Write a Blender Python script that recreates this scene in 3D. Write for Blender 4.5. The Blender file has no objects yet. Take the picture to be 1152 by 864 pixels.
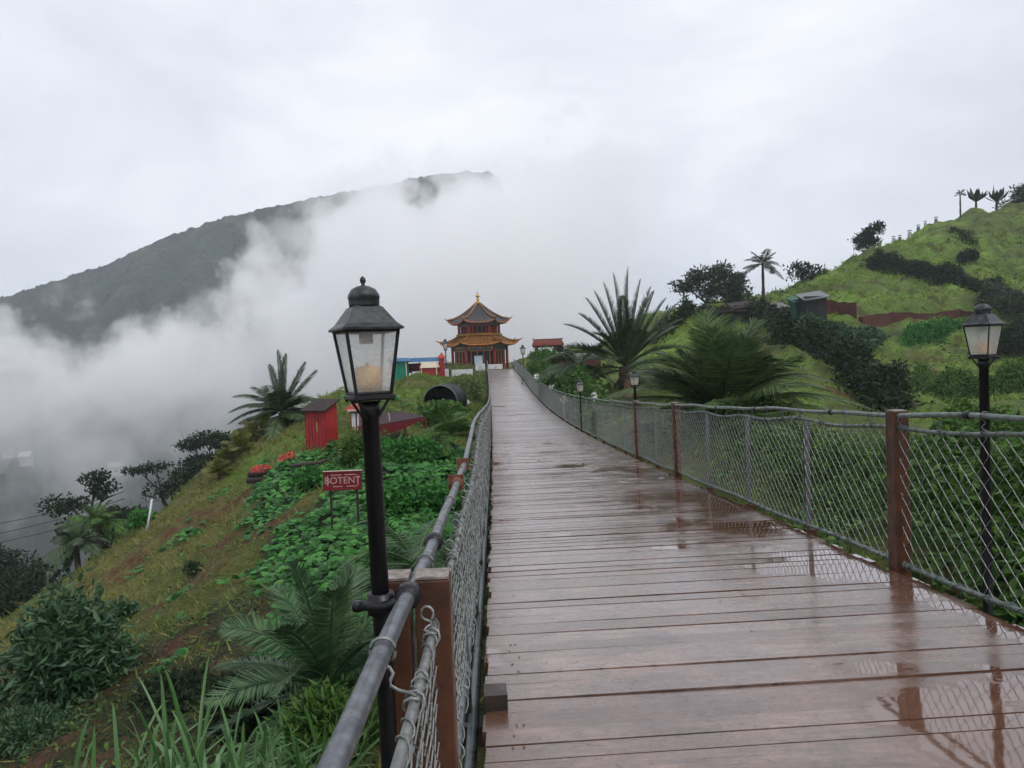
import bpy, math, random
import numpy as np
from mathutils import Vector, Matrix
rng = np.random.default_rng(7); random.seed(7)
sc = bpy.context.scene
COL = sc.collection
PI = math.pi
# ------------------------------------------------------------ camera
FPX, ROLL, PITCH = 832.0, math.radians(2.2), -math.atan(27/832.)
Fv = np.array([0, math.cos(PITCH), math.sin(PITCH)]); R0 = np.array([1., 0, 0]); U0 = np.cross(R0, Fv)
Rv = math.cos(ROLL)*R0-math.sin(ROLL)*U0; Uv = math.cos(ROLL)*U0+math.sin(ROLL)*R0
def ray(x, y):
    d = Fv+Rv*(x-576)/FPX-Uv*(y-432)/FPX
    return d/d[1]
def P(x, y, Y): return ray(x, y)*Y
cam = bpy.data.cameras.new('camera'); camo = bpy.data.objects.new('camera', cam); COL.objects.link(camo)
cam.sensor_width = 36; cam.lens = 26; cam.clip_start = .05; cam.clip_end = 9000
camo.matrix_world = Matrix(((Rv[0], Uv[0], -Fv[0], 0), (Rv[1], Uv[1], -Fv[1], 0), (Rv[2], Uv[2], -Fv[2], 0), (0, 0, 0, 1)))
sc.camera = camo
# ------------------------------------------------------------ mesh helpers
class MB:
    def __init__(s): s.V = []; s.n = 0; s.F = {}; s.smooth = False
    def raw(s, V, F):
        V = np.asarray(V, float).reshape(-1, 3)
        if len(V) == 0: return s
        if isinstance(F, np.ndarray): s.F.setdefault(F.shape[1], []).append(F+s.n)
        else:
            for f in F: s.F.setdefault(len(f), []).append(np.asarray(f, int)[None]+s.n)
        s.V.append(V); s.n += len(V); return s
    def box(s, c, d, rot=None, taper=1.0):
        a = np.array([[x, y, z] for z in (-.5, .5) for x, y in ((-.5, -.5), (.5, -.5), (.5, .5), (-.5, .5))])
        a[4:, :2] *= taper
        a = a*np.asarray(d, float)
        if rot is not None: a = a@np.array(rot).T
        return s.raw(a+np.asarray(c, float), [(3, 2, 1, 0), (4, 5, 6, 7), (0, 1, 5, 4), (1, 2, 6, 5), (2, 3, 7, 6), (3, 0, 4, 7)])
    def tube(s, pts, r, k=8, cap=True, roll=0):
        pts = np.asarray(pts, float); n = len(pts)
        r = np.broadcast_to(np.asarray(r, float), (n,))
        T = np.gradient(pts, axis=0); T /= np.linalg.norm(T, axis=1)[:, None]+1e-12
        up = np.array([0, 0, 1.]) if abs(T[:, 2]).mean() < .8 else np.array([1., 0, 0])
        A = np.cross(T, up); A /= np.linalg.norm(A, axis=1)[:, None]+1e-12; B = np.cross(A, T)
        th = np.arange(k)*2*PI/k+roll
        V = pts[:, None]+r[:, None, None]*(np.cos(th)[None, :, None]*A[:, None]+np.sin(th)[None, :, None]*B[:, None])
        i = np.arange(n-1)[:, None]*k; j = np.arange(k)[None]; j2 = (j+1) % k
        F = np.stack([i+j, i+j2, i+k+j2, i+k+j], -1).reshape(-1, 4)
        base = s.n; s.raw(V.reshape(-1, 3), F)
        if cap and k > 2:
            s.F.setdefault(k, []).append((base+np.arange(k)[::-1])[None]); s.F[k].append((base+(n-1)*k+np.arange(k))[None])
        return s
    def lathe(s, c, prof, k=16, rot=0, sq=None, M=None):
        c = np.asarray(c, float); th = np.arange(k)*2*PI/k+rot
        V = np.array([[r*math.cos(t), r*math.sin(t), z] for r, z in prof for t in th])
        if M is not None: V = V@np.asarray(M).T
        i = np.arange(len(prof)-1)[:, None]*k; j = np.arange(k)[None]; j2 = (j+1) % k
        base = s.n; s.raw(V+c, np.stack([i+j, i+j2, i+k+j2, i+k+j], -1).reshape(-1, 4))
        s.F.setdefault(k, []).append((base+np.arange(k)[::-1])[None]); s.F[k].append((base+(len(prof)-1)*k+np.arange(k))[None])
        return s
    def build(s, name, mat, parent=None, smooth=False):
        me = bpy.data.meshes.new(name); V = np.concatenate(s.V) if s.V else np.zeros((0, 3))
        idx = []; st = []; off = 0
        for k, L in s.F.items():
            a = np.concatenate(L); idx.append(a.reshape(-1)); st.append(off+np.arange(len(a))*k); off += a.size
        idx = np.concatenate(idx); st = np.concatenate(st)
        me.vertices.add(len(V)); me.vertices.foreach_set('co', V.reshape(-1).astype(np.float32))
        me.loops.add(len(idx)); me.loops.foreach_set('vertex_index', idx.astype(np.int32))
        me.polygons.add(len(st)); me.polygons.foreach_set('loop_start', st.astype(np.int32))
        me.update(calc_edges=True); me.validate()
        me.polygons.foreach_set('use_smooth', np.full(len(me.polygons), bool(smooth)))
        if mat: me.materials.append(mat)
        o = bpy.data.objects.new(name, me); COL.objects.link(o)
        if parent:
            o.parent = parent
            o.matrix_parent_inverse = Matrix.Translation(parent.location).inverted() if parent.type == 'EMPTY' else Matrix()
        return o
def tag(o, label=None, cat=None, group=None, kind=None):
    if label: o['label'] = label
    if cat: o['category'] = cat
    if group: o['group'] = group
    if kind: o['kind'] = kind
    return o
def empty(name, loc, label, cat, group=None):
    o = bpy.data.objects.new(name, None); COL.objects.link(o); o.location = [float(v) for v in loc]; o.empty_display_size = .2
    return tag(o, label, cat, group)
def copy_thing(root, loc, label, rz=0, scale=1):
    r = root.copy(); COL.objects.link(r); r.location = [float(v) for v in loc]; r.rotation_euler = (0, 0, rz); r.scale = (scale,)*3; r['label'] = label
    for ch in [c for c in bpy.data.objects if c.parent == root]:
        c = ch.copy(); COL.objects.link(c); c.parent = r
        for g in [g for g in bpy.data.objects if g.parent == ch]:
            d = g.copy(); COL.objects.link(d); d.parent = c
    return r
def rotz(a): c, s_ = math.cos(a), math.sin(a); return np.array([[c, -s_, 0], [s_, c, 0], [0, 0, 1.]])
def norm(v): return v/(np.linalg.norm(v, axis=-1, keepdims=True)+1e-12)
# ------------------------------------------------------------ materials
def mat(name):
    m = bpy.data.materials.new(name); m.use_nodes = True; nt = m.node_tree
    return m, nt, nt.nodes['Principled BSDF']
def N(nt, typ, ins=None, **kw):
    n = nt.nodes.new(typ)
    for k, v in kw.items(): setattr(n, k, v)
    for k, v in (ins or {}).items():
        if isinstance(v, bpy.types.NodeSocket): nt.links.new(v, n.inputs[k])
        else: n.inputs[k].default_value = v
    return n
def ramp(nt, fac, stops, interp='LINEAR'):
    n = nt.nodes.new('ShaderNodeValToRGB'); nt.links.new(fac, n.inputs[0]); cr = n.color_ramp; cr.interpolation = interp
    while len(cr.elements) < len(stops): cr.elements.new(.5)
    for e, (p, c) in zip(cr.elements, stops):
        e.position = p; e.color = (*c, 1) if len(c) == 3 else c
    return n.outputs[0]
def mixc(nt, f, a, b, mode='MIX'):
    n = nt.nodes.new('ShaderNodeMix'); n.data_type = 'RGBA'; n.blend_type = mode
    for s_, v in ((0, f), (6, a), (7, b)):
        if isinstance(v, bpy.types.NodeSocket): nt.links.new(v, n.inputs[s_])
        else: n.inputs[s_].default_value = v if s_ == 0 else (*v, 1)
    return n.outputs[2]
def math_(nt, op, a, b=0.0, c=0.0, clamp=False):
    n = nt.nodes.new('ShaderNodeMath'); n.operation = op; n.use_clamp = clamp
    for i, v in enumerate((a, b, c)):
        if isinstance(v, bpy.types.NodeSocket): nt.links.new(v, n.inputs[i])
        else: n.inputs[i].default_value = v
    return n.outputs[0]
def simple(name, c1, c2=None, rough=.6, scale=6, bump=.0, metal=0, spec=.28, island=False, detail=6):
    """painted / worn surface: two tones mixed by noise, roughness varied, optional bump"""
    m, nt, b = mat(name); c2 = c2 or tuple(x*.7 for x in c1)
    tc = N(nt, 'ShaderNodeTexCoord'); no = N(nt, 'ShaderNodeTexNoise', {'Vector': tc.outputs['Object'], 'Scale': scale, 'Detail': detail, 'Roughness': .6})
    f = ramp(nt, no.outputs[0], [(.35, (0, 0, 0)), (.65, (1, 1, 1))])
    col = mixc(nt, f, c1, c2)
    if island:
        g = N(nt, 'ShaderNodeNewGeometry'); v = ramp(nt, g.outputs['Random Per Island'], [(0, (.6, .6, .6)), (1, (1.3, 1.3, 1.3))])
        col = mixc(nt, 1.0, col, v, 'MULTIPLY')
    nt.links.new(col, b.inputs['Base Color'])
    r = N(nt, 'ShaderNodeMapRange', {0: no.outputs[0], 1: .3, 2: .7, 3: max(0, rough-.12), 4: min(1, rough+.12)}); nt.links.new(r.outputs[0], b.inputs['Roughness'])
    b.inputs['Metallic'].default_value = metal; b.inputs['Specular IOR Level'].default_value = spec
    if bump:
        bp = N(nt, 'ShaderNodeBump', {'Height': no.outputs[0], 'Strength': bump, 'Distance': .02}); nt.links.new(bp.outputs[0], b.inputs['Normal'])
    return m
def leafmat(name, cols, rough=.5, trans=.25, spec=.3):
    m, nt, b = mat(name); g = N(nt, 'ShaderNodeNewGeometry')
    n = len(cols); col = ramp(nt, g.outputs['Random Per Island'], [(i/(n-1), c) for i, c in enumerate(cols)])
    nt.links.new(col, b.inputs['Base Color']); b.inputs['Roughness'].default_value = rough; b.inputs['Specular IOR Level'].default_value = spec
    t = N(nt, 'ShaderNodeBsdfTranslucent', {'Color': col}); mx = N(nt, 'ShaderNodeMixShader', {0: trans})
    nt.links.new(b.outputs[0], mx.inputs[1]); nt.links.new(t.outputs[0], mx.inputs[2])
    nt.links.new(mx.outputs[0], nt.nodes['Material Output'].inputs[0])
    return m
M = {}
M['steel'] = simple('galvanised_steel', (.17, .18, .20), (.085, .09, .10), .36, 25, .15, metal=.5)
M['wire'] = simple('galvanised_wire', (.25, .26, .25), (.13, .14, .14), .42, 30, 0, metal=.35)
M['dsteel'] = simple('painted_steel', (.07, .085, .09), (.13, .15, .15), .35, 14, .1, metal=.3)
M['rpipe'] = simple('mossy_pipe', (.17, .20, .185), (.085, .11, .09), .42, 18, .2, metal=.4)
M['wood'] = simple('red_timber_post', (.090, .036, .019), (.042, .020, .012), .42, 9, .3)
M['woodtop'] = simple('weathered_timber', (.26, .22, .20), (.13, .11, .10), .5, 40, .3)
M['dwood'] = simple('dark_wet_timber', (.045, .032, .026), (.02, .016, .014), .35, 9, .3)
M['black'] = simple('black_cast_iron', (.0045, .0045, .007), (.009, .009, .011), .42, 20, .2, spec=.35)
M['iron'] = simple('weathered_iron_roof', (.016, .018, .021), (.055, .06, .064), .42, 26, .3)
M['rust'] = simple('rusty_iron', (.17, .055, .03), (.08, .03, .02), .6, 30, .3)
# ------------------------------------------------------------ bridge line
_ty = np.array([-3, 0, 3.9, 5.2, 7.0, 11.9, 15.3, 24.9, 35.9, 49.3, 60, 72, 83.])
_tz = np.polyfit([-2, 0, 2, 3.9, 5.2, 7, 11.9, 15.3, 24.9, 35.9, 49.3, 83], [-1.30, -1.36, -1.42, -1.46, -1.57, -1.70, -1.99, -2.14, -2.44, -2.50, -2.36, -1.02], 4)
def dz(y): return np.polyval(_tz, y)
_tx = np.polyfit([0, 3.9, 5.2, 11.9, 24.9, 35.9, 49.3, 82.9], [-.06, -.16, -.2, -.35, -.68, -1.0, -1.46, -2.63], 2)
def lx(y): return np.polyval(_tx, y)
W = 2.85
def rx(y): return lx(y)+W
# ------------------------------------------------------------ terrain: a thin-plate surface through surveyed points
CP = []
def c(px, row, Y): CP.append(P(px, row, Y))
def w(x, y, z): CP.append(np.array([x, y, z], float))
for t in [(300, 900, 5.5), (100, 900, 8), (-150, 864, 12), (0, 850, 12), (100, 800, 12), (100, 730, 18), (100, 670, 25), (100, 632, 31), (0, 780, 17), (0, 735, 22), (0, 703, 27), (-200, 760, 26),
          (250, 800, 9), (250, 720, 13.5), (250, 650, 19), (250, 600, 25), (250, 560, 31), (250, 516, 40), (150, 598, 33), (150, 700, 19),
          (350, 810, 7), (350, 710, 11), (350, 630, 15.5), (350, 570, 21), (350, 525, 27), (350, 495, 33), (340, 462, 46), (310, 480, 42),
          (430, 864, 5), (430, 730, 8.5), (430, 640, 13), (430, 565, 19), (430, 510, 27), (430, 470, 40), (430, 444, 56), (440, 430, 72), (490, 428, 75), (480, 455, 50), (520, 480, 40), (500, 540, 22)]: c(*t)
for y, z in ((-3, -2.6), (2, -2.9), (6, -3.3), (12, -3.9), (20, -4.1), (30, -4.2), (42, -4.1), (54, -3.6), (66, -2.8), (76, -1.9), (84, -1.25), (95, -1.0), (104, -1.2)): w(float(lx(y))+1.4, y, z)
for y, z in ((12, -3.6), (30, -3.6), (54, -3.1), (76, -1.7)): w(float(rx(y))+1.5, y, z)
w(-12, 92, -2.5); w(-10, 80, -1.6); w(4, 92, -1.2); w(10, 92, -1.0); w(-18, 92, -9)
# beyond the left crest
w(-24, 46, -24); w(-30, 30, -22); w(-24, 62, -24); w(-22, 78, -18); w(-36, 12, -16); w(-45, 60, -45); w(-50, 30, -42); w(-60, 0, -42); w(-22, 110, -22); w(-10, 125, -26); w(-50, 110, -55); w(8, 125, -18); w(-15, 0, -6.5); w(-9, -4, -4.2); w(25, 140, -10)
# right side
for t in [(1152, 700, 5.6), (1050, 650, 7.2), (1152, 560, 9), (950, 600, 9.5), (950, 550, 14), (1060, 540, 14), (900, 505, 20), (1050, 500, 21), (1152, 490, 24), (780, 490, 20), (800, 470, 24), (720, 470, 27), (850, 470, 26), (1000, 475, 33), (1152, 455, 40),
          (650, 445, 42), (690, 425, 50), (610, 425, 60), (650, 410, 66), (700, 405, 62), (760, 395, 52), (750, 366, 62), (800, 362, 62), (840, 367, 60), (900, 398, 53), (950, 425, 47), (1000, 462, 41), (880, 440, 40), (820, 430, 40),
          (900, 385, 68), (950, 415, 62), (1010, 450, 55), (1060, 440, 56), (860, 362, 74), (920, 356, 82), (960, 348, 84), (1060, 345, 86), (1152, 335, 86), (1060, 400, 72), (1000, 385, 74), (1152, 400, 66),
          (860, 337, 96), (920, 313, 104), (960, 293, 110), (1000, 275, 114), (1050, 251, 120), (1100, 239, 124), (1152, 226, 128), (1020, 310, 100), (1100, 300, 102), (1152, 280, 108), (860, 352, 112), (900, 338, 118), (960, 318, 124), (1010, 292, 130), (1060, 268, 134), (1300, 225, 130), (1300, 330, 84), (1300, 420, 50), (1300, 520, 18)]: c(*t)
w(20, 112, 4); w(38, 140, 5); w(60, 160, 10); w(95, 170, 22); w(120, 150, 32); w(130, 90, 28); w(130, 40, 16); w(60, 0, 4); w(30, -5, 0)
CP = np.array(CP)
def _U(r2): return np.where(r2 < 1e-9, 0, .5*r2*np.log(np.maximum(r2, 1e-9)))
_n = len(CP); _A = np.zeros((_n+3, _n+3)); _d = CP[:, None, :2]-CP[None, :, :2]
_A[:_n, :_n] = _U((_d**2).sum(-1))+np.eye(_n)*1.2
_A[:_n, _n] = 1; _A[_n, :_n] = 1; _A[:_n, _n+1:] = CP[:, :2]; _A[_n+1:, :_n] = CP[:, :2].T
_sol = np.linalg.solve(_A, np.r_[CP[:, 2], 0, 0, 0])
_hg = np.random.default_rng(3).random((256, 256))
def vnoise(x, y):
    xi = np.floor(x).astype(int); yi = np.floor(y).astype(int); fx = x-xi; fy = y-yi; fx = fx*fx*(3-2*fx); fy = fy*fy*(3-2*fy)
    g = lambda a, b: _hg[a % 256, b % 256]
    return (g(xi, yi)*(1-fx)+g(xi+1, yi)*fx)*(1-fy)+(g(xi, yi+1)*(1-fx)+g(xi+1, yi+1)*fx)*fy-.5
def fbm(x, y, o=4, g=.5):
    s_ = 0; a = 1
    for i in range(o): s_ = s_+a*vnoise(x+17.3*i, y+9.1*i); x = x*2.03; y = y*2.03; a *= g
    return s_
def smooth(a, b, v): t = np.clip((v-a)/(b-a), 0, 1); return t*t*(3-2*t)
def H0(x, y):
    x = np.asarray(x, float); y = np.asarray(y, float); sh = x.shape; x = x.ravel(); y = y.ravel(); out = np.empty(x.size)
    for i in range(0, x.size, 20000):
        X = x[i:i+20000]; Y = y[i:i+20000]
        out[i:i+20000] = _U((X[:, None]-CP[None, :, 0])**2+(Y[:, None]-CP[None, :, 1])**2)@_sol[:_n]+_sol[_n]+_sol[_n+1]*X+_sol[_n+2]*Y
    return out.reshape(sh)
def H(x, y):
    x = np.asarray(x, float); y = np.asarray(y, float)
    h = H0(x, y)
    corr = smooth(0, 2.5, np.maximum(lx(y)-x, x-rx(y)))   # keep the ground calm under the bridge
    h = h+fbm(x*.35, y*.35, 4)*(.25+.012*np.maximum(y, 0))*corr+fbm(x*1.2, y*1.2, 4)*.32*corr
    h = np.where((x > lx(y)-.6) & (x < rx(y)+.6) & (y < 82) & (y > -3), np.minimum(h, dz(np.clip(y, -3, 83))-.45), h)
    d = np.maximum(np.maximum(-30-x, x-100)/70., np.maximum(y-125, -8-y)/80.)
    t = smooth(0, 1, d)
    far = -112+fbm(x*.012, y*.012, 4)*26
    return h*(1-t)+far*t
def hit(px, row, y0=2.0, y1=200):
    r = ray(px, row); Y = y0*(y1/y0)**(np.linspace(0, 1, 1600)); z = H(r[0]*Y, Y); k = np.nonzero(r[2]*Y < z)[0]
    k = k[0] if len(k) else len(Y)-1
    return np.array([r[0]*Y[k], Y[k], float(z[k])])
def grd(px, Y):   # ground point along an image column at depth Y
    x = ray(px, 420)[0]*Y; return np.array([x, Y, float(H(np.array([x]), np.array([Y]))[0])])
def graded(a, b, st, lo, hi, n):
    m = np.arange(a, b+st/2, st); g1 = a-(a-lo)*(np.linspace(0, 1, n+1)[1:]**2.5); g2 = b+(hi-b)*(np.linspace(0, 1, n+1)[1:]**2.5)
    return np.r_[g1[::-1], m, g2]
gx = graded(-32, 85, .42, -3500, 3500, 45); gy = graded(-4, 132, .42, -400, 5000, 45)
GX, GY = np.meshgrid(gx, gy); GZ = H(GX, GY)
nx, ny = len(gx), len(gy)
i = np.arange(ny-1)[:, None]*nx; j = np.arange(nx-1)[None]
tb = MB(); tb.raw(np.stack([GX, GY, GZ], -1).reshape(-1, 3), np.stack([i+j, i+j+1, i+nx+j+1, i+nx+j], -1).reshape(-1, 4))
# cover masks (what grows or lies where), in world metres
def blob(pts, x, y):
    s_ = np.zeros(np.shape(x))
    for (a, b_, r) in pts: s_ = np.maximum(s_, 1-np.sqrt((x-a)**2+(y-b_)**2)/r)
    return s_
def pxblob(L): return [(*hit(a, b_)[:2], r) for a, b_, r in L]
SOIL = pxblob([(275, 560, 1.6), (300, 590, 1.5), (255, 610, 1.3), (240, 640, 1.0), (320, 605, 1.0), (200, 720, 1.2), (240, 760, 1.0), (170, 690, .9), (140, 640, 1.3), (195, 600, 1.2), (225, 580, 1.2), (20, 740, 2.0), (60, 700, 1.4), (290, 700, .8), (180, 740, 1.4), (120, 850, 1.2), (60, 840, 1.3), (215, 660, .6), (230, 535, .8),
               (1040, 405, 2.5), (1065, 425, 2.5), (1080, 435, 2.2), (870, 395, 1.3), (940, 440, 1.5), (800, 352, 3), (1130, 660, .8), (700, 400, 2)])
LUSH = pxblob([(380, 600, 2.5), (430, 600, 3), (470, 560, 3.5), (330, 560, 2.3), (330, 525, 2.2), (380, 570, 2.5), (420, 650, 2.2), (470, 620, 2.5), (360, 640, 1.5), (500, 500, 4), (450, 520, 4), (420, 700, 2)])
LAWN = pxblob([(470, 445, 9), (445, 452, 6), (330, 508, 3), (300, 520, 2.5), (420, 450, 6), (520, 432, 6)])
LITTER = pxblob([(190, 730, 2.2), (240, 790, 2.6), (150, 800, 2.6), (300, 740, 1.8), (60, 830, 3), (340, 800, 2.5), (270, 700, 1.2), (200, 850, 3), (420, 800, 2.5), (110, 790, 2)])
DRY = pxblob([(200, 590, 5), (120, 660, 6), (60, 690, 6), (250, 540, 4), (160, 640, 5), (90, 700, 4), (280, 520, 3)])
def masks(x, y):
    n1 = fbm(x*.8, y*.8, 4)
    soil = smooth(.0, .55, blob(SOIL, x, y)+n1*.9-.05)
    right = smooth(0, 5, x-rx(np.clip(y, -3, 90)))
    n2 = fbm(x*.45+50, y*.45, 4)
    soil = np.maximum(soil, smooth(.36, .55, n2)*.7*(1-right*.7))
    lush = smooth(.05, .4, blob(LUSH, x, y)+n1*.5)
    dry = smooth(-.1, .6, blob(DRY, x, y)+n2*.7)
    return soil*(1-lush), lush, dry, right
# ------------------------------------------------------------ ground sheet
def ground_mat():
    m, nt, b = mat('hillside_soil_and_turf')
    tc = N(nt, 'ShaderNodeTexCoord'); O = tc.outputs['Object']
    at = lambda n: N(nt, 'ShaderNodeAttribute', attribute_name=n).outputs['Fac']
    n1 = N(nt, 'ShaderNodeTexNoise', {'Vector': O, 'Scale': 1.7, 'Detail': 9, 'Roughness': .65}).outputs[0]
    n2 = N(nt, 'ShaderNodeTexNoise', {'Vector': O, 'Scale': 7, 'Detail': 6, 'Roughness': .7}).outputs[0]
    n3 = N(nt, 'ShaderNodeTexNoise', {'Vector': O, 'Scale': .14, 'Detail': 6, 'Roughness': .6}).outputs[0]
    grass = mixc(nt, ramp(nt, n1, [(.35, (0, 0, 0)), (.65, (1, 1, 1))]), (.055, .080, .016), (.135, .145, .034))
    dry = mixc(nt, ramp(nt, n2, [(.35, (0, 0, 0)), (.65, (1, 1, 1))]), (.210, .205, .058), (.110, .120, .032))
    rgr = mixc(nt, ramp(nt, n3, [(.38, (0, 0, 0)), (.6, (1, 1, 1))]), (.170, .275, .046), (.090, .130, .032))
    rgr = mixc(nt, ramp(nt, n1, [(.5, (0, 0, 0)), (.72, (1, 1, 1))]), rgr, (.090, .110, .036))
    col = mixc(nt, at('right'), grass, rgr)
    col = mixc(nt, at('dry'), col, dry)
    col = mixc(nt, math_(nt, 'MULTIPLY', at('litter'), ramp(nt, n2, [(.35, (1, 1, 1)), (.62, (.45, .45, .45))])), col, (.022, .018, .009))
    col = mixc(nt, at('lush'), col, (.012, .028, .010))
    soil = mixc(nt, ramp(nt, n2, [(.3, (0, 0, 0)), (.7, (1, 1, 1))]), (.175, .080, .036), (.050, .023, .013))
    sf = math_(nt, 'MULTIPLY', at('soil'), ramp(nt, n1, [(.36, (.15, .15, .15)), (.52, (1, 1, 1))]))
    col = mixc(nt, sf, col, soil)
    sp = ramp(nt, n2, [(.56, (0, 0, 0)), (.7, (1, 1, 1))]); col = mixc(nt, math_(nt, 'MULTIPLY', sp, .8), col, (.028, .030, .012))
    col = mixc(nt, at('far'), col, mixc(nt, ramp(nt, N(nt, 'ShaderNodeTexNoise', {'Vector': O, 'Scale': .03, 'Detail': 8}).outputs[0], [(.4, (0, 0, 0)), (.6, (1, 1, 1))]), (.022, .036, .020), (.075, .095, .045)))
    nt.links.new(col, b.inputs['Base Color']); b.inputs['Roughness'].default_value = .8; b.inputs['Specular IOR Level'].default_value = .2
    hh = math_(nt, 'ADD', math_(nt, 'MULTIPLY', n1, 2.0), n2)
    bp = N(nt, 'ShaderNodeBump', {'Height': hh, 'Strength': 1.0, 'Distance': .22}); nt.links.new(bp.outputs[0], b.inputs['Normal'])
    return m
ground = tag(tb.build('ground', ground_mat(), smooth=True), kind='structure')
_m = masks(GX.ravel(), GY.ravel()); _far = smooth(0, .6, np.maximum(np.maximum(-30-GX, GX-100)/70., np.maximum(GY-125, -8-GY)/80.)).ravel()
_rt = np.maximum(smooth(0, 5, GX.ravel()-rx(GY.ravel().clip(-3, 90))), smooth(0, .4, blob(LAWN, GX.ravel(), GY.ravel())))
for nme, v in (('soil', _m[0]), ('lush', _m[1]), ('dry', _m[2]*(1-_rt)), ('right', _rt), ('far', _far), ('litter', smooth(0, .5, blob(LITTER, GX.ravel(), GY.ravel())+fbm(GX.ravel()*1.1, GY.ravel()*1.1, 3)*.8))):
    a = ground.data.attributes.new(nme, 'FLOAT', 'POINT'); a.data.foreach_set('value', v.astype(np.float32))
# ------------------------------------------------------------ far ridge, 650 m off
def ridge():
    us = np.linspace(-380, 640, 420); sky_r = np.interp(us, [-380, -200, 0, 60, 130, 200, 250, 300, 350, 400, 430, 480, 520, 550, 562, 575, 590, 640], [430, 385, 333, 318, 293, 262, 245, 233, 224, 215, 208, 199, 195, 193, 202, 250, 330, 430])
    top = np.array([P(u, r, 650.) for u, r in zip(us, sky_r)]); mb = MB(); rows = 130; V = []
    for k in range(rows):
        t = k/(rows-1); y = 650-330*t+0*top[:, 0]; h = top[:, 2]*(1-t)**1.15-112*(1-(1-t)**1.15)
        x = top[:, 0]*(1-.0*t)
        gul = fbm(x*.012+3, y*.005, 4)*60*np.sin(min(t*3, 1)*PI/2)
        tree = (fbm(x*.05, y*.05, 2)*3+np.abs(fbm(x*.30, y*.30, 3))*4.2)*(1-.3*t)
        V.append(np.stack([x, y, h-1+gul+tree], -1))
    back = top.copy(); back[:, 1] += 160; back[:, 2] = -112
    V = np.concatenate([back[None], np.array(V)]); rr, cc = V.shape[:2]
    i = np.arange(rr-1)[:, None]*cc; j = np.arange(cc-1)[None]
    mb.raw(V.reshape(-1, 3), np.stack([i+j, i+cc+j, i+cc+j+1, i+j+1], -1).reshape(-1, 4))
    m, nt, b = mat('forested_mountain'); tc = N(nt, 'ShaderNodeTexCoord')
    n1 = N(nt, 'ShaderNodeTexNoise', {'Vector': tc.outputs['Object'], 'Scale': .03, 'Detail': 10, 'Roughness': .7}).outputs[0]
    nt.links.new(ramp(nt, n1, [(.35, (.008, .015, .013)), (.55, (.024, .036, .024)), (.68, (.062, .074, .044))]), b.inputs['Base Color']); b.inputs['Roughness'].default_value = .9
    o = tag(mb.build('mountain', m), kind='structure'); from mathutils.bvhtree import BVHTree
    return BVHTree.FromPolygons([tuple(v) for v in V.reshape(-1, 3)], [tuple(int(x) for x in f) for f in mb.F[4][0]])
RIDGE = ridge()
# ------------------------------------------------------------ sky, sun, air
wd = bpy.data.worlds.new('World'); sc.world = wd; wd.use_nodes = True; nt = wd.node_tree; bg = nt.nodes['Background']
EL, AZ = math.radians(52), math.radians(140)
sky = N(nt, 'ShaderNodeTexSky', sky_type='NISHITA', sun_disc=False, sun_elevation=EL, sun_rotation=AZ, air_density=1.0, dust_density=3.0)
tc = N(nt, 'ShaderNodeTexCoord'); mp = N(nt, 'ShaderNodeMapping', {0: tc.outputs['Generated'], 3: (1.3, 1.3, 3.2)})
n1 = N(nt, 'ShaderNodeTexNoise', {'Vector': mp.outputs[0], 'Scale': 1.7, 'Detail': 7, 'Roughness': .55, 'Distortion': .4}).outputs[0]
cl = ramp(nt, n1, [(.32, (6.4, 6.6, 7.3)), (.5, (7.6, 7.75, 8.35)), (.66, (9.0, 9.1, 9.5))])
nt.links.new(mixc(nt, .95, sky.outputs[0], cl), bg.inputs[0]); bg.inputs[1].default_value = .1
sun = bpy.data.lights.new('sun', 'SUN'); sun.energy = 1.5; sun.angle = math.radians(25); sun.color = (1, .97, .93)
so = bpy.data.objects.new('sun', sun); COL.objects.link(so); so.rotation_euler = (PI/2-EL, 0, PI-AZ)
def vol_box(name, lo, hi, m):
    lo = np.array(lo, float); hi = np.array(hi, float); o = MB().box((lo+hi)/2, hi-lo).build(name, None); o.data.materials.append(m); return tag(o, kind='stuff')
m = bpy.data.materials.new('hazy_air'); m.use_nodes = True; nt = m.node_tree; nt.nodes.remove(nt.nodes['Principled BSDF'])
pv = N(nt, 'ShaderNodeVolumePrincipled', {'Color': (.84, .91, 1.0, 1), 'Density': .00036, 'Anisotropy': .2}); nt.links.new(pv.outputs[0], nt.nodes['Material Output'].inputs['Volume'])
vol_box('haze', (-3600, -500, -150), (3600, 5100, 260), m)
m = bpy.data.materials.new('cloud_bank'); m.use_nodes = True; nt = m.node_tree; nt.nodes.remove(nt.nodes['Principled BSDF'])
tc = N(nt, 'ShaderNodeTexCoord'); sep = N(nt, 'ShaderNodeSeparateXYZ', {0: tc.outputs['Object']}); X, Y, Z = sep.outputs
na = N(nt, 'ShaderNodeTexNoise', {'Vector': tc.outputs['Object'], 'Scale': .0145, 'Detail': 5, 'Roughness': .62, 'Distortion': .3}).outputs[0]
fc = N(nt, 'ShaderNodeFloatCurve', {1: N(nt, 'ShaderNodeMapRange', {0: X, 1: -400., 2: 100.}).outputs[0]})
cv = fc.mapping.curves[0]; PT = [(-400, 12), (-300, 14), (-230, 8), (-160, 22), (-115, 44), (-85, 88), (-55, 96), (-20, 106), (25, 112), (100, 108)]
while len(cv.points) < len(PT): cv.points.new(.5, .5)
for p_, (a, b_) in zip(cv.points, PT): p_.location = ((a+400)/500., b_/200.); p_.handle_type = 'VECTOR'
fc.mapping.update()
ztop = math_(nt, 'MULTIPLY', math_(nt, 'MULTIPLY', fc.outputs[0], .5), Y)
nb_ = N(nt, 'ShaderNodeTexNoise', {'Vector': tc.outputs['Object'], 'Scale': .042, 'Detail': 4, 'Roughness': .6}).outputs[0]
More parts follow.
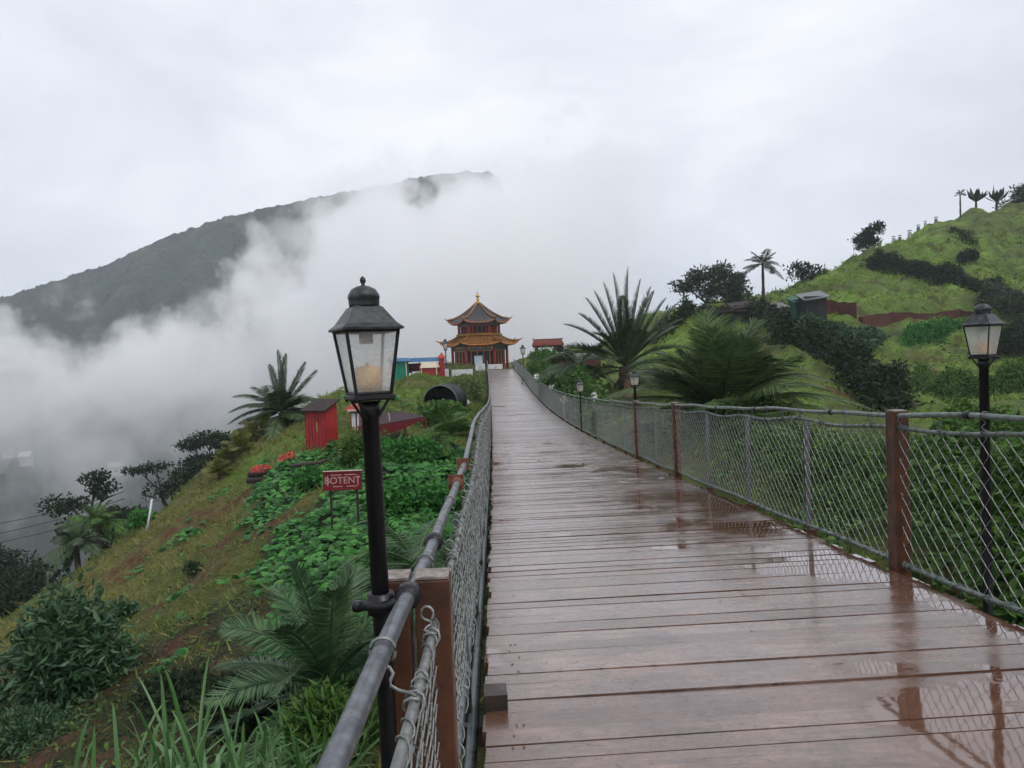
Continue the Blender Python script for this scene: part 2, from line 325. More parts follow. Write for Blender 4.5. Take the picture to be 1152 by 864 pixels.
nn = math_(nt, 'MULTIPLY_ADD', math_(nt, 'SUBTRACT', nb_, .5), .62, math_(nt, 'SUBTRACT', na, .5))
s1 = math_(nt, 'DIVIDE', math_(nt, 'SUBTRACT', math_(nt, 'MULTIPLY_ADD', nn, 185., ztop), Z), 12., clamp=True)
lowf = N(nt, 'ShaderNodeMapRange', {0: math_(nt, 'MULTIPLY_ADD', nn, 230., Z), 1: -48., 2: 16., 3: .035, 4: 1.0}).outputs[0]
ex = math_(nt, 'MULTIPLY', N(nt, 'ShaderNodeMapRange', {0: X, 1: 78., 2: -5.}).outputs[0], N(nt, 'ShaderNodeMapRange', {0: Y, 1: 300., 2: 325.}).outputs[0])
den = math_(nt, 'MULTIPLY', math_(nt, 'MULTIPLY', s1, lowf), math_(nt, 'MULTIPLY', ex, .034))
pv = N(nt, 'ShaderNodeVolumePrincipled', {'Color': (.995, .995, 1.0, 1), 'Density': den, 'Anisotropy': .25}); nt.links.new(pv.outputs[0], nt.nodes['Material Output'].inputs['Volume'])
vol_box('mist', (-440, 296, -112), (80, 440, 190), m)
sc.cycles.volume_step_rate = .38; sc.cycles.volume_max_steps = 128; sc.cycles.volume_bounces = 11; sc.cycles.max_bounces = 13; sc.cycles.transparent_max_bounces = 24
sc.cycles.use_denoising = True; sc.cycles.use_adaptive_sampling = True; sc.cycles.adaptive_threshold = .035
sc.view_settings.view_transform = 'Standard'; sc.view_settings.look = 'None'; sc.view_settings.exposure = .30; sc.view_settings.gamma = 1
# ------------------------------------------------------------ bridge deck
def deck_mat():
    m, nt, b = mat('wet_timber_planks')
    tc = N(nt, 'ShaderNodeTexCoord'); O = tc.outputs['Object']; g = N(nt, 'ShaderNodeNewGeometry').outputs['Random Per Island']
    mp = N(nt, 'ShaderNodeMapping', {0: O, 3: (1.2, 16, 1)}).outputs[0]
    off = N(nt, 'ShaderNodeVectorMath', {0: mp, 1: N(nt, 'ShaderNodeCombineXYZ', {0: math_(nt, 'MULTIPLY', g, 40.), 1: 0., 2: math_(nt, 'MULTIPLY', g, 17.)}).outputs[0]}).outputs[0]
    gr = N(nt, 'ShaderNodeTexNoise', {'Vector': off, 'Scale': 2.2, 'Detail': 9, 'Roughness': .7, 'Distortion': .5}).outputs[0]
    big = N(nt, 'ShaderNodeTexNoise', {'Vector': O, 'Scale': .9, 'Detail': 5, 'Roughness': .55}).outputs[0]
    fine = N(nt, 'ShaderNodeTexNoise', {'Vector': O, 'Scale': 26, 'Detail': 6, 'Roughness': .7}).outputs[0]
    tone = ramp(nt, g, [(0, (.115, .066, .050)), (.4, (.160, .104, .084)), (.7, (.215, .155, .135)), (1, (.125, .074, .056))])
    mott = N(nt, 'ShaderNodeTexNoise', {'Vector': O, 'Scale': 3.2, 'Detail': 8, 'Roughness': .68}).outputs[0]
    tone = mixc(nt, 1., tone, ramp(nt, mott, [(.30, (.36, .30, .28)), (.47, (.85, .80, .78)), (.56, (1.1, 1.08, 1.06)), (.68, (1.5, 1.5, 1.5))]), 'MULTIPLY')
    col = mixc(nt, .95, tone, ramp(nt, gr, [(.3, (.42, .37, .34)), (.48, (.88, .86, .85)), (.68, (1.25, 1.2, 1.18))]), 'MULTIPLY')
    col = mixc(nt, ramp(nt, fine, [(.575, (0, 0, 0)), (.66, (.9, .9, .9))]), col, (.045, .03, .024))
    # puddles: more of them towards the downhill right hand edge
    sx = N(nt, 'ShaderNodeSeparateXYZ', {0: O}).outputs; side = N(nt, 'ShaderNodeMapRange', {0: math_(nt, 'MULTIPLY_ADD', sx[1], .030, sx[0]), 1: .9, 2: 2.6, 3: -.04, 4: .19}).outputs[0]
    near = N(nt, 'ShaderNodeMapRange', {0: sx[1], 1: 3., 2: 14., 3: 1., 4: .0}).outputs[0]
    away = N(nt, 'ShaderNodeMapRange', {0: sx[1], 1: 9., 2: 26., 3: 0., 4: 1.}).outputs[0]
    pm = math_(nt, 'ADD', math_(nt, 'MULTIPLY_ADD', side, near, big), math_(nt, 'MULTIPLY', math_(nt, 'SUBTRACT', fine, .5), .10))
    pm = math_(nt, 'ADD', pm, math_(nt, 'MULTIPLY', math_(nt, 'SUBTRACT', gr, .5), .10))
    pm = math_(nt, 'SUBTRACT', pm, math_(nt, 'MULTIPLY', away, .10)); pud = ramp(nt, pm, [(.545, (0, 0, 0)), (.60, (1, 1, 1))])
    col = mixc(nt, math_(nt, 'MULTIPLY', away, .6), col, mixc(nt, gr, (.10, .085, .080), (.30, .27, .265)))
    col = mixc(nt, math_(nt, 'MULTIPLY', pud, .75), col, mixc(nt, big, (.13, .052, .028), (.085, .040, .024)))
    edge = N(nt, 'ShaderNodeMapRange', {0: math_(nt, 'ADD', math_(nt, 'MULTIPLY_ADD', sx[1], .030, sx[0]), math_(nt, 'MULTIPLY', mott, .35)), 1: .10, 2: .42, 3: .85, 4: 0.}).outputs[0]
    col = mixc(nt, edge, col, (.085, .040, .022))
    nt.links.new(col, b.inputs['Base Color'])
    ro = ramp(nt, math_(nt, 'MULTIPLY_ADD', math_(nt, 'SUBTRACT', fine, .5), .5, gr), [(.3, (.12, .12, .12)), (.7, (.34, .34, .34))])
    nt.links.new(math_(nt, 'MULTIPLY_ADD', pud, -1., 1.), nt.nodes.new('ShaderNodeMath').inputs[0])
    rr = mixc(nt, pud, ro, (.025, .025, .025)); nt.links.new(rr, b.inputs['Roughness'])
    b.inputs['Specular IOR Level'].default_value = .5; b.inputs['Coat Weight'].default_value = .85; nt.links.new(mixc(nt, pud, mixc(nt, away, ramp(nt, mott, [(.38, (.03, .03, .03)), (.6, (.26, .26, .26))]), (.38, .38, .38)), (.010, .010, .010)), b.inputs['Coat Roughness'])
    hgt = math_(nt, 'MULTIPLY', math_(nt, 'ADD', math_(nt, 'MULTIPLY', gr, 1.4), math_(nt, 'MULTIPLY', fine, .6)), math_(nt, 'SUBTRACT', 1.0, math_(nt, 'MULTIPLY', pud, .97)))
    bp = N(nt, 'ShaderNodeBump', {'Height': hgt, 'Strength': .30, 'Distance': .007}); nt.links.new(bp.outputs[0], b.inputs['Normal'])
    rip = N(nt, 'ShaderNodeTexNoise', {'Vector': O, 'Scale': 5, 'Detail': 3}).outputs[0]
    bp2 = N(nt, 'ShaderNodeBump', {'Height': rip, 'Strength': .05, 'Distance': .02})
    bp3 = N(nt, 'ShaderNodeBump', {'Height': hgt, 'Strength': .10, 'Distance': .004, 'Normal': bp2.outputs[0]}); nt.links.new(bp3.outputs[0], b.inputs['Coat Normal'])
    return m
br = empty('footbridge', (0, 0, -1.5), 'long sagging timber footbridge, wet reddish planks leading up to the pagoda', 'footbridge')
db = MB(); y = -1.2; k = 0
slopes = .05
while y < 83:
    wd_ = random.uniform(.115, .175)
    gap = random.choice([.003, .004, .007, .012, .018, .024]) * (1.0 if y > 4.0 else .45)
    if random.random() < .12 and y > 4.2: gap = .030
    if 3.3 < y and y-wd_ < 3.3 or 2.5 < y and y-wd_ < 2.5: gap = .010
    sk = slopes*smooth(25, 2, np.array(y)) if False else slopes*(1-float(smooth(4, 30, np.array(float(y)))))
    xs = np.linspace(-.035+random.uniform(-.01, .02), W+random.uniform(-.04, .02), 7)
    l = float(lx(y)); zz = float(dz(y+wd_/2)); th = random.uniform(-.0012, .0015); tw = random.uniform(-.0010, .0010)
    top = []; bot = []
    bow = random.uniform(-.004, .004); u = xs/W
    for yy, dz_ in ((0, -tw), (wd_, tw)):
        z1 = float(dz(y+yy))+th+dz_+bow*np.sin(u*PI); top.append(np.stack([l+xs, y+yy+xs*sk, z1], -1)); bot.append(top[-1]-[0, 0, .045])
    V = np.concatenate([top[0], top[1], bot[0], bot[1]]); n_ = len(xs)
    F = [(a, a+1, n_+a+1, n_+a) for a in range(n_-1)]+[(2*n_+a+1, 2*n_+a, 3*n_+a, 3*n_+a+1) for a in range(n_-1)]+[(2*n_+a, 2*n_+a+1, a+1, a) for a in range(n_-1)]+[(n_+a, n_+a+1, 3*n_+a+1, 3*n_+a) for a in range(n_-1)]+[(2*n_, 0, n_, 3*n_), (n_-1, 3*n_-1, 4*n_-1, 2*n_-1)]
    db.raw(V, F); y += wd_+gap; k += 1
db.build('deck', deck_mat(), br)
ys = np.arange(-1.2, 83.2, .6)
def line(ox, oz, ys=ys, f=lx): return np.stack([f(ys)+ox, ys, dz(ys)+oz], -1)
for ox, nme in ((.05, 'edge_beam'), (W/2, 'centre_beam'), (W-.05, 'edge_beam')):
    MB().tube(line(ox, -.15), .085, 4, roll=PI/4).build(nme, M['dwood'], br)
for f, ox in ((lx, -.1), (rx, .1)):
    MB().tube(line(ox, -.19, f=f), .026, 8).build('suspension_cable', M['dsteel'], br, True)
cb = MB()
for y in np.arange(.4, 82, 1.6): cb.box((float(lx(y))+W/2, y, float(dz(y))-.30), (W+.5, .12, .10))
cb.build('cross_beam', M['dwood'], br)
for y in (3.18,): MB().box((float(lx(y))+.015, y, float(dz(y))+.035), (.10, .12, .075), rotz(.06)).build('kerb_block', M['dwood'], br)
# nails and bolt heads along the planks
nb = MB()
for y in np.arange(1.6, 16, .098):
    for ox in (.09, .13, W/2, W-.12):
        if random.random() < .22: nb.lathe((float(lx(y))+ox+random.uniform(-.012, .012), y+ox*.05, float(dz(y))+.002), [(.006, 0), (.005, .002)], 6)
nb.build('nail', M['rust'], br)['kind'] = 'stuff'
# ------------------------------------------------------------ chain-link railings
def chain_panel(y0, y1, ftop, fbot, cell=.072, r=.0021, k=4, jit=.004):
    """vertical zigzag wires that hook round each other at every crossing"""
    mb = MB(); n = max(1, int(round((y1-y0)/cell))); cw = (y1-y0)/n
    rows = 2*int(round((float(ftop(np.array(y0))[2]-fbot(np.array(y0))[2]))/(cell*2*1.0)))+1
    t = np.linspace(0, 1, rows); sgn = np.where(np.arange(rows) % 2, 1., -1.)
    for a in range(n+1):
        yc = y0+(a)*cw; yy = yc+sgn*cw*.54*(1 if a % 2 else -1)
        yy = np.clip(yy+rng.normal(0, jit*.6, rows), y0+.0, y1-.0)
        T_ = ftop(yy); B_ = fbot(yy); pts = B_*(1-t)[:, None]+T_*t[:, None] if T_.ndim == 2 else 0
        pts = pts+np.stack([sgn*(.0022 if a % 2 else -.0022)+rng.normal(0, jit*.5, rows), 0*t, rng.normal(0, jit*.5, rows)], -1)
        if a % 2: pass
        mb.tube(pts, r, k, cap=False)
    return mb
def mkrail(side):
    left = side < 0; f = lx if left else rx
    y0 = -.9 if left else 1.9
    hk = (lambda y: .86+(1.12-.86)*smooth(4.0, 9, y)) if left else (lambda y: 1.12+0*y)
    xo = (lambda y: -.17+.07*smooth(10, 25, y)) if left else (lambda y: .035+0*y)
    bo = (lambda y: -.125+.04*smooth(10, 25, y)) if left else (lambda y: .055+0*y)
    sag = lambda y: .008*np.sin(y*1.9)+.006*np.sin(y*4.3+1)
    rail = lambda y: np.stack([f(y)+xo(y), y+0., dz(y)+hk(y)+sag(y)], -1)
    rod = lambda y: np.stack([f(y)+xo(y)+(.055 if left else -.002), y+0., dz(y)+hk(y)-.095+sag(y+.4)+.012*np.sin(y*3.9)], -1)
    bot = lambda y: np.stack([f(y)+bo(y), y+0., dz(y)+.06+.008*np.sin(y*2.3)], -1)
    t = empty('chain_link_railing', (float(f(3.)), 3., float(dz(3.))), 'left hand railing of netting on a grey pipe, beside the big black lamp' if left else 'right hand railing of chain-link netting with red timber posts, mirrored in the puddle', 'railing')
    pm = M['steel'] if left else M['rpipe']; py = np.arange(y0, 83, .25)
    MB().tube(rail(py), .0195 if left else .0175, 12).build('handrail', pm, t, True)
    MB().tube(rod(py), .0115 if left else .0135, 8).build('netting_rod', M['wire'] if left else M['rpipe'], t, True)
    MB().tube(bot(py), .017, 8).build('bottom_pipe', pm, t, True)
    # lashings: wire coils round the rod, hooks from pipe to rod
    def coil(fn, y1, R_, pitch, r):
        a = np.arange(0, (y1-y0)/pitch*2*PI, .7); yy = y0+a*pitch/(2*PI)+pitch*.9*np.sin(a*.13)+pitch*.5*np.sin(a*.31+1); c_ = fn(yy); rr = R_*(1+.35*np.abs(np.sin(a*.21))+rng.normal(0, .05, len(a)))
        return MB().tube(np.stack([c_[:, 0]+rr*np.cos(a), yy, c_[:, 2]+rr*np.sin(a)], -1), r, 5)
    coil(rod, 30, .0128, .09 if left else .075, .0024).build('lashing', M['wire'] if left else M['rpipe'], t, True)
    coil(bot, 22, .020, .12, .0032).build('lashing', M['wire'] if left else M['rpipe'], t, True)
    for q in np.arange(y0+.2, 22, .42 if left else .43):
        a_ = rail(np.array(q)); b_ = rod(np.array(q+random.uniform(-.03, .03))); hk_ = MB(); kk = random.uniform(-.02, .02)
        wrap = random.random() < (.22 if left else .6); a_ = a_ if wrap else b_+[-.01, .01, .055]; s_ = np.linspace(0, 1, 14); ang = s_*2*PI*.85-.9; loop = np.stack([a_[0]+(.025 if wrap else .016)*np.cos(ang), a_[1]+kk*s_, a_[2]+(.025 if wrap else .018)*np.sin(ang)], -1)
        mid = np.array([loop[-1]*(1-u)+b_*u+[.012*math.sin(u*9), .014*math.sin(u*7+q)*u, 0] for u in np.linspace(.12, .9, 7)])
        ang2 = np.linspace(0, 2*PI*1.3, 12)+1; l2 = np.stack([b_[0]+.02*np.cos(ang2), b_[1]+np.linspace(-.02, .02, 12), b_[2]+.02*np.sin(ang2)], -1)
        hk_.tube(np.concatenate([loop, mid, l2]), .0036 if left else .0038, 6).build('hook_tie', M['wire'] if left else M['dsteel'], t, True)
    # collars on the pipe
    for q in ((1.80, 2.55, 4.15) if left else (4.4, 6.2, 8.0, 9.4)):
        a_ = rail(np.array(q)); b2 = rail(np.array(q+.03)); MB().tube([a_-(b2-a_)*.6, a_, b2, b2+(b2-a_)*.6], [.024, .033, .033, .024] if left else [.02, .025, .025, .02], 14).build('pipe_collar', M['black'] if q != 4.15 else M['rust'], t, True)
    if left:
        for q in (4.15, 5.1):
            a_ = rail(np.array(q)); MB().box(a_+[-.01, .06, 0], (.085, .012, .085), rotz(.1)).build('joint_plate', M['rust'], t)
    yp = [1.95+1.6*k for k in range(0, 51)] if left else [3.6+1.6*k for k in range(0, 50)]
    woods = (0,) if left else (1, 5, 7)
    for k, q in enumerate(yp):
        q = float(q); a_ = rail(np.array(q)); b_ = bot(np.array(q)); z0 = b_[2]-.35
        if k in woods:
            for dx in ((-.055, .050) if left else (0.0,)):
                s_ = .092 if left else .105; zt = a_[2]+(.022 if left else .03)
                h = zt-z0; ctr = np.array([a_[0]+dx+(0 if left else .02), q+(.0 if left else .03), z0+h/2])
                p = MB().box(ctr, (s_, s_ if left else .12, h), rotz(.03)).build('timber_post', M['wood'], t)
                bv = p.modifiers.new('b', 'BEVEL'); bv.width = .005; bv.segments = 2
                MB().box(ctr+[0, 0, h/2+.0045], (s_-.006, (s_ if left else .12)-.006, .006), rotz(.03)).build('post_top', M['woodtop'], p)
        else:
            col = 'dsteel' if left or q > 13 else 'steel'
            MB().box(((a_+b_)/2)+[(.018 if left else .03), 0, -.06], (.012 if left else .034, .045 if left else .034, a_[2]-b_[2]-.02), [[1, 0, (a_[0]-b_[0])], [0, 1, 0], [-(a_[0]-b_[0]), 0, 1]] if left else None).build('steel_post', M[col], t)
            MB().box(b_+[(-.03 if left else .03), 0, -.16], (.09, .085, .24)).build('post_foot', M['dwood'] if left else M['wood'], t)
    ed = ([y0]+yp) if left else ([y0]+yp)
    for a, b in zip(ed[:-1], ed[1:]):
        if a > 26 and False: break
        far = a > 14; vf = a > 34
        chain_panel(a+.012, b-.012, rod, bot, cell=(.050 if left else .058)*(1 if a < 20 else 1.35), r=(.0022 if left else .0028) if a < 9 else .0030, k=5 if a < 6 else (4 if not far else 3), jit=.005 if left else .003).build('netting_panel', M['wire'], t)
    return t, rail, rod, bot
railL, RL, RLrod, RLbot = mkrail(-1); railR, RR, RRrod, RRbot = mkrail(1)
# the slack piece of cut netting hooked on at the near post
# ------------------------------------------------------------ lamps
def glass_mat():
    m, nt, b = mat('rain_spotted_lamp_glass'); tc = N(nt, 'ShaderNodeTexCoord')
    v = N(nt, 'ShaderNodeTexNoise', {'Vector': tc.outputs['Object'], 'Scale': 130, 'Detail': 2, 'Roughness': .5}).outputs[0]
    big = N(nt, 'ShaderNodeTexNoise', {'Vector': tc.outputs['Object'], 'Scale': 9, 'Detail': 4}).outputs[0]
    b.inputs['Base Color'].default_value = (.66, .65, .62, 1); b.inputs['Roughness'].default_value = .25
    tl = N(nt, 'ShaderNodeBsdfTranslucent', {'Color': (.92, .91, .88, 1)}); tr = N(nt, 'ShaderNodeBsdfTransparent', {0: (.93, .94, .94, 1)})
    a = N(nt, 'ShaderNodeMixShader', {0: .7}); nt.links.new(b.outputs[0], a.inputs[1]); nt.links.new(tl.outputs[0], a.inputs[2])
    f = ramp(nt, math_(nt, 'MULTIPLY_ADD', math_(nt, 'SUBTRACT', big, .5), .5, v), [(.36, (.36, .36, .36)), (.62, (.50, .50, .50))])
    x = N(nt, 'ShaderNodeMixShader', {0: f}); nt.links.new(tr.outputs[0], x.inputs[1]); nt.links.new(a.outputs[0], x.inputs[2])
    nt.links.new(x.outputs[0], nt.nodes['Material Output'].inputs[0]); return m
M['glass'] = glass_mat()
M['candle'] = simple('yellowed_plastic_candle', (.66, .42, .19), (.40, .24, .10), .5, 20)
def lamp(base, top_z, hs, pole_r, label, rot=0., group=None, lean=(0, 0), detail=True):
    """base = foot of the pole, top_z = height of the glass box bottom"""
    base = np.array(base, float); r = empty('street_lamp', base, label, 'street lamp', group)
    L = np.array([lean[0], lean[1], 0]); h = top_z-base[2]; at = lambda z: base+L*z+[0, 0, z]
    sh = np.array([[1, 0, lean[0]], [0, 1, lean[1]], [0, 0, 1.]])@rotz(rot)
    T = at(h)
    MB().tube([at(0), at(h*.3), at(h*.3+.01), at(h-.09*hs), at(h-.085*hs), at(h-.02*hs)], [pole_r*1.25, pole_r*1.15, pole_r, pole_r*.93, pole_r*1.12, pole_r*1.05], 14).build('pole', M['black'], r, True)
    s2 = math.sqrt(2); k4 = PI/4
    lan = MB().lathe(T, [(.096*hs*s2, -.012*hs), (.103*hs*s2, -.004*hs), (.103*hs*s2, .010*hs), (.091*hs*s2, .018*hs)], 4, k4, M=sh)
    for a in range(4):   # scroll brackets and drip nibs
        th = a*PI/2+k4; d = np.array([math.cos(th), math.sin(th), 0]); pts = [d*(.028*hs)+[0, 0, -.135*hs], d*.042*hs+[0, 0, -.10*hs], d*.075*hs+[0, 0, -.055*hs], d*.105*hs+[0, 0, -.012*hs]]
        lan.tube((np.array(pts)@sh.T)+T, .008*hs, 6); lan.lathe(T+sh@(d*.128*hs), [(.006*hs, -.02*hs), (.013*hs, -.005*hs), (.009*hs, .012*hs)], 8)
    lan.build('lantern_base', M['black'], r)
    zb, zt, wb, wt = .018*hs, .335*hs, .086*hs, .128*hs
    fr = MB()
    for a in range(4):
        th = a*PI/2+k4; c0 = np.array([math.cos(th), math.sin(th), 0])*s2
        fr.tube((np.array([c0*wb+[0, 0, zb], c0*wt+[0, 0, zt]])@sh.T)+T, .0085*hs, 4)
        c1 = np.array([math.cos(th+PI/2), math.sin(th+PI/2), 0])*s2
        for ww, zz, rr in ((wb, zb+.004*hs, .008*hs), (wt, zt-.004*hs, .012*hs)): fr.tube((np.array([c0*ww+[0, 0, zz], c1*ww+[0, 0, zz]])@sh.T)+T, rr, 4)
    fr.build('lantern_frame', M['black'], r)
    for a in range(4):
        th = a*PI/2+k4; c0 = np.array([math.cos(th), math.sin(th), 0])*s2; c1 = np.array([math.cos(th+PI/2), math.sin(th+PI/2), 0])*s2; iz = .006*hs
        q = np.array([c0*wb*.96+[0, 0, zb+iz], c1*wb*.96+[0, 0, zb+iz], c1*wt*.97+[0, 0, zt-iz], c0*wt*.97+[0, 0, zt-iz]])
        MB().raw((q@sh.T)+T, [(0, 1, 2, 3)]).build('glass_pane', M['glass'], r)
    MB().lathe(T, [(.062*hs, zb+.002), (.064*hs, zb+.125*hs), (.056*hs, zb+.135*hs), (.012*hs, zb+.138*hs), (.006*hs, zb+.155*hs)], 16, M=sh).build('candle_lamp', M['candle'], r, True)
    MB().lathe(T, [(.034*hs, zt-.07*hs), (.036*hs, zt-.01*hs)], 12, M=sh).build('lamp_socket', M['woodtop'], r)
    rb = zt
    roof = MB().lathe(T, [(.130*hs*s2, rb-.006*hs), (.149*hs*s2, rb-.004*hs), (.150*hs*s2, rb+.006*hs), (.124*hs*s2, rb+.028*hs), (.072*hs*s2, rb+.108*hs), (.058*hs*s2, rb+.116*hs)], 4, k4, M=sh).build('lantern_roof', M['iron'], r)
    MB().lathe(T, [(.072*hs, rb+.110*hs), (.075*hs, rb+.125*hs), (.075*hs, rb+.150*hs), (.079*hs, rb+.154*hs), (.076*hs, rb+.172*hs), (.060*hs, rb+.198*hs), (.032*hs, rb+.213*hs), (.010*hs, rb+.217*hs), (.008*hs, rb+.226*hs), (.015*hs, rb+.236*hs), (.014*hs, rb+.250*hs), (.006*hs, rb+.260*hs), (.001, rb+.263*hs)], 20, M=sh).build('vent_dome', M['iron'], roof, True)
    return r
# foreground left lamp: its foot is down the slope, clamped to the railing
lt = P(415.5, 447, 1.83); g0 = float(H(np.array([lt[0]+.02]), np.array([1.83]))[0])
lb = np.array([lt[0]+.035, 1.83, g0-.1]); hh = lt[2]-lb[2]
big = lamp(lb, lt[2], .50, .0232, 'tall black lantern lamp with spotted glass, clamped to the left railing close by', .46, lean=((lt[0]-lb[0])/hh, 0))
q = RL(np.array(1.80)); pc = np.array([lb[0]+(lt[0]-lb[0])*(q[2]-.02-lb[2])/hh, 1.83, q[2]-.02])
cl_ = MB().tube([pc+[0, 0, -.025], pc+[0, 0, .025]], .034, 16); cl_.tube([pc+[-.05, -.02, 0], pc+[.02, -.03, 0], q+[0, .0, 0]], .013, 8); cl_.lathe(pc+[-.055, -.02, -.012], [(.012, 0), (.014, .012), (.012, .024)], 10)
cl_.build('rail_clamp', M['black'], big, True)
for px, row, Y, hs, lab, ro in ((1103, 402, 4.75, .62, 'black lantern lamp with yellow candle bulb standing beyond the right railing, far right', .52), (713, 434, 16.5, .62, 'pale glass lantern lamp in front of the low spreading palm', .5),
                                (652, 441, 24, .72, 'small white globe-like lantern on a short pole by the flowering bushes', .3), (501, 393, 80, 2.0, 'dark lantern lamp beside the left eave of the pagoda', .2),
                                (588, 398, 78, 1.7, 'thin lantern lamp at the right of the bridge head', .4)):
    t_ = P(px, row, Y); gz = float(H(np.array([t_[0]+.02]), np.array([Y]))[0])
    lamp((t_[0]+.02, Y, gz-.1), t_[2], hs, .030 if Y < 30 else .06, lab, ro)
# ------------------------------------------------------------ leaves, fronds, blades
GREEN = {
 'palm': leafmat('palm_leaf', [(.016, .036, .014), (.038, .070, .028), (.080, .125, .050)], .45, .18, .3),
 'palmmid': leafmat('lighter_palm_leaf', [(.024, .050, .018), (.060, .105, .036), (.125, .185, .065)], .45, .25, .3),  # a lighter leaf green than palm
 'palmpale': leafmat('pale_palm_leaf', [(.055, .095, .030), (.10, .16, .045), (.14, .19, .06)], .45, .3),
 'palmblue': leafmat('cycad_leaf', [(.022, .060, .024), (.048, .105, .042), (.100, .170, .072)], .42, .2, .3),
 'dark': leafmat('dark_tree_leaf', [(.008, .017, .009), (.018, .032, .015), (.034, .052, .024)], .6, .2, .15),
 'far': leafmat('distant_tree_leaf', [(.022, .034, .020), (.036, .052, .028), (.055, .072, .040)], .6, .2),
 'mid': leafmat('bush_leaf', [(.020, .058, .012), (.048, .115, .022), (.100, .190, .034)], .5, .25, .2),
 'vine': leafmat('vine_leaf', [(.014, .070, .015), (.030, .130, .026), (.052, .200, .038), (.088, .270, .052)], .45, .3, .2),
 'olive': leafmat('olive_leaf', [(.07, .09, .02), (.13, .15, .035), (.20, .20, .05)], .5, .3),
 'blue': leafmat('bluish_leaf', [(.014, .044, .017), (.036, .088, .038), (.085, .160, .070)], .42, .2, .3),
 'reed': leafmat('reed_leaf', [(.030, .090, .020), (.065, .155, .040), (.17, .28, .13)], .42, .3, .35),
 'grassL': leafmat('dry_hill_grass', [(.085, .088, .020), (.160, .158, .038), (.25, .225, .070), (.115, .160, .028)], .6, .3),
 'grassG': leafmat('green_hill_grass', [(.045, .080, .013), (.095, .140, .026), (.170, .210, .042)], .6, .3),
 'grassR': leafmat('bright_turf', [(.080, .140, .018), (.150, .250, .032), (.210, .300, .050)], .6, .3),
 'dead': leafmat('dead_frond', [(.10, .065, .035), (.17, .12, .07)], .7, .1),
}
M['bark'] = simple('rough_bark', (.060, .046, .036), (.028, .022, .018), .8, 14, .8)
M['pbark'] = simple('fibrous_palm_trunk', (.075, .052, .036), (.03, .022, .016), .85, 22, 1.0)
def kites(P_, D, S, L_, Wd, fold=.25, mid=.45):
    """many folded diamond leaves: base P, tip along D, broad axis S"""
    U_ = norm(np.cross(D, S)); L_ = np.asarray(L_)[:, None]; Wd = np.asarray(Wd)[:, None]
    b_ = P_; t = P_+D*L_; m_ = P_+D*L_*mid; l = m_+S*Wd/2+U_*Wd*fold; r_ = m_-S*Wd/2+U_*Wd*fold
    V = np.stack([b_, l, t, r_], 1).reshape(-1, 3); k = np.arange(len(P_))[:, None]*4
    return V, np.concatenate([k+[0, 1, 2], k+[0, 2, 3]], 0)
def rdir(n, flat=0.): d = rng.normal(size=(n, 3)); d[:, 2] *= (1-flat); return norm(d)
def leaf_cloud(mb, c_, r_, n, L_, asp=.5, up=.3, hollow=.55):
    """leaves spread through the outer part of an uneven lump"""
    d = rdir(n); rad = (hollow+(1-hollow)*rng.random(n)**.7)*(1+.35*np.sin(d[:, 0]*5+c_[0])*np.sin(d[:, 2]*6+c_[1])+rng.normal(0, .08, n))
    p_ = np.asarray(c_)+d*rad[:, None]*np.asarray(r_)
    D = norm(d*.6+rdir(n)*.9+[0, 0, -.1]); S = norm(np.cross(D, rdir(n)*.6+[0, 0, up]))
    Ls = L_*rng.uniform(.6, 1.35, n); V, F = kites(p_, D, S, Ls, Ls*asp*rng.uniform(.8, 1.2, n)); mb.raw(V, F)
def frond(mb, base, az, el, L_, droop, nl, ll, lw, lift=.15, hang=.25, rr=.012, twist=0., start=.14, jag=.06):
    t = np.linspace(0, 1, 14); d0 = np.array([math.cos(el)*math.cos(az), math.cos(el)*math.sin(az), math.sin(el)])
    f_ = lambda t: np.asarray(base)+d0*L_*t[:, None]+np.array([0, 0, -1.])*(droop*L_*t**2.1)[:, None]
    p_ = f_(t); mb.tube(p_, rr*(1-.8*t), 4, cap=False)
    u = np.linspace(start, 1, nl); q_ = f_(u); T = norm(f_(u+.01)-f_(u-.01)); S = norm(np.cross(T, [0, 0, 1.])+1e-4); U_ = np.cross(S, T)
    if twist: S, U_ = S*math.cos(twist)+U_*math.sin(twist), U_*math.cos(twist)-S*math.sin(twist)
    pr = np.sin(np.clip((u-start)/(1-start)*.92+.10, 0, 1)*PI)**.55
    for s_ in (1, -1):
        D = norm(S*s_*(1-.35*u)[:, None]+T*(.38+.6*u**2)[:, None]+U_*lift+np.array([0, 0, -hang])+rng.normal(0, jag, (nl, 3)))
        Ls = ll*pr*rng.uniform(.88, 1.1, nl); B2 = norm(np.cross(D, U_)); ok = rng.random(nl) > .04
        V, F = kites(q_[ok], D[ok], B2[ok], Ls[ok], np.full(ok.sum(), lw)*(.5+.5*pr[ok]), .15, .35); mb.raw(V, F)
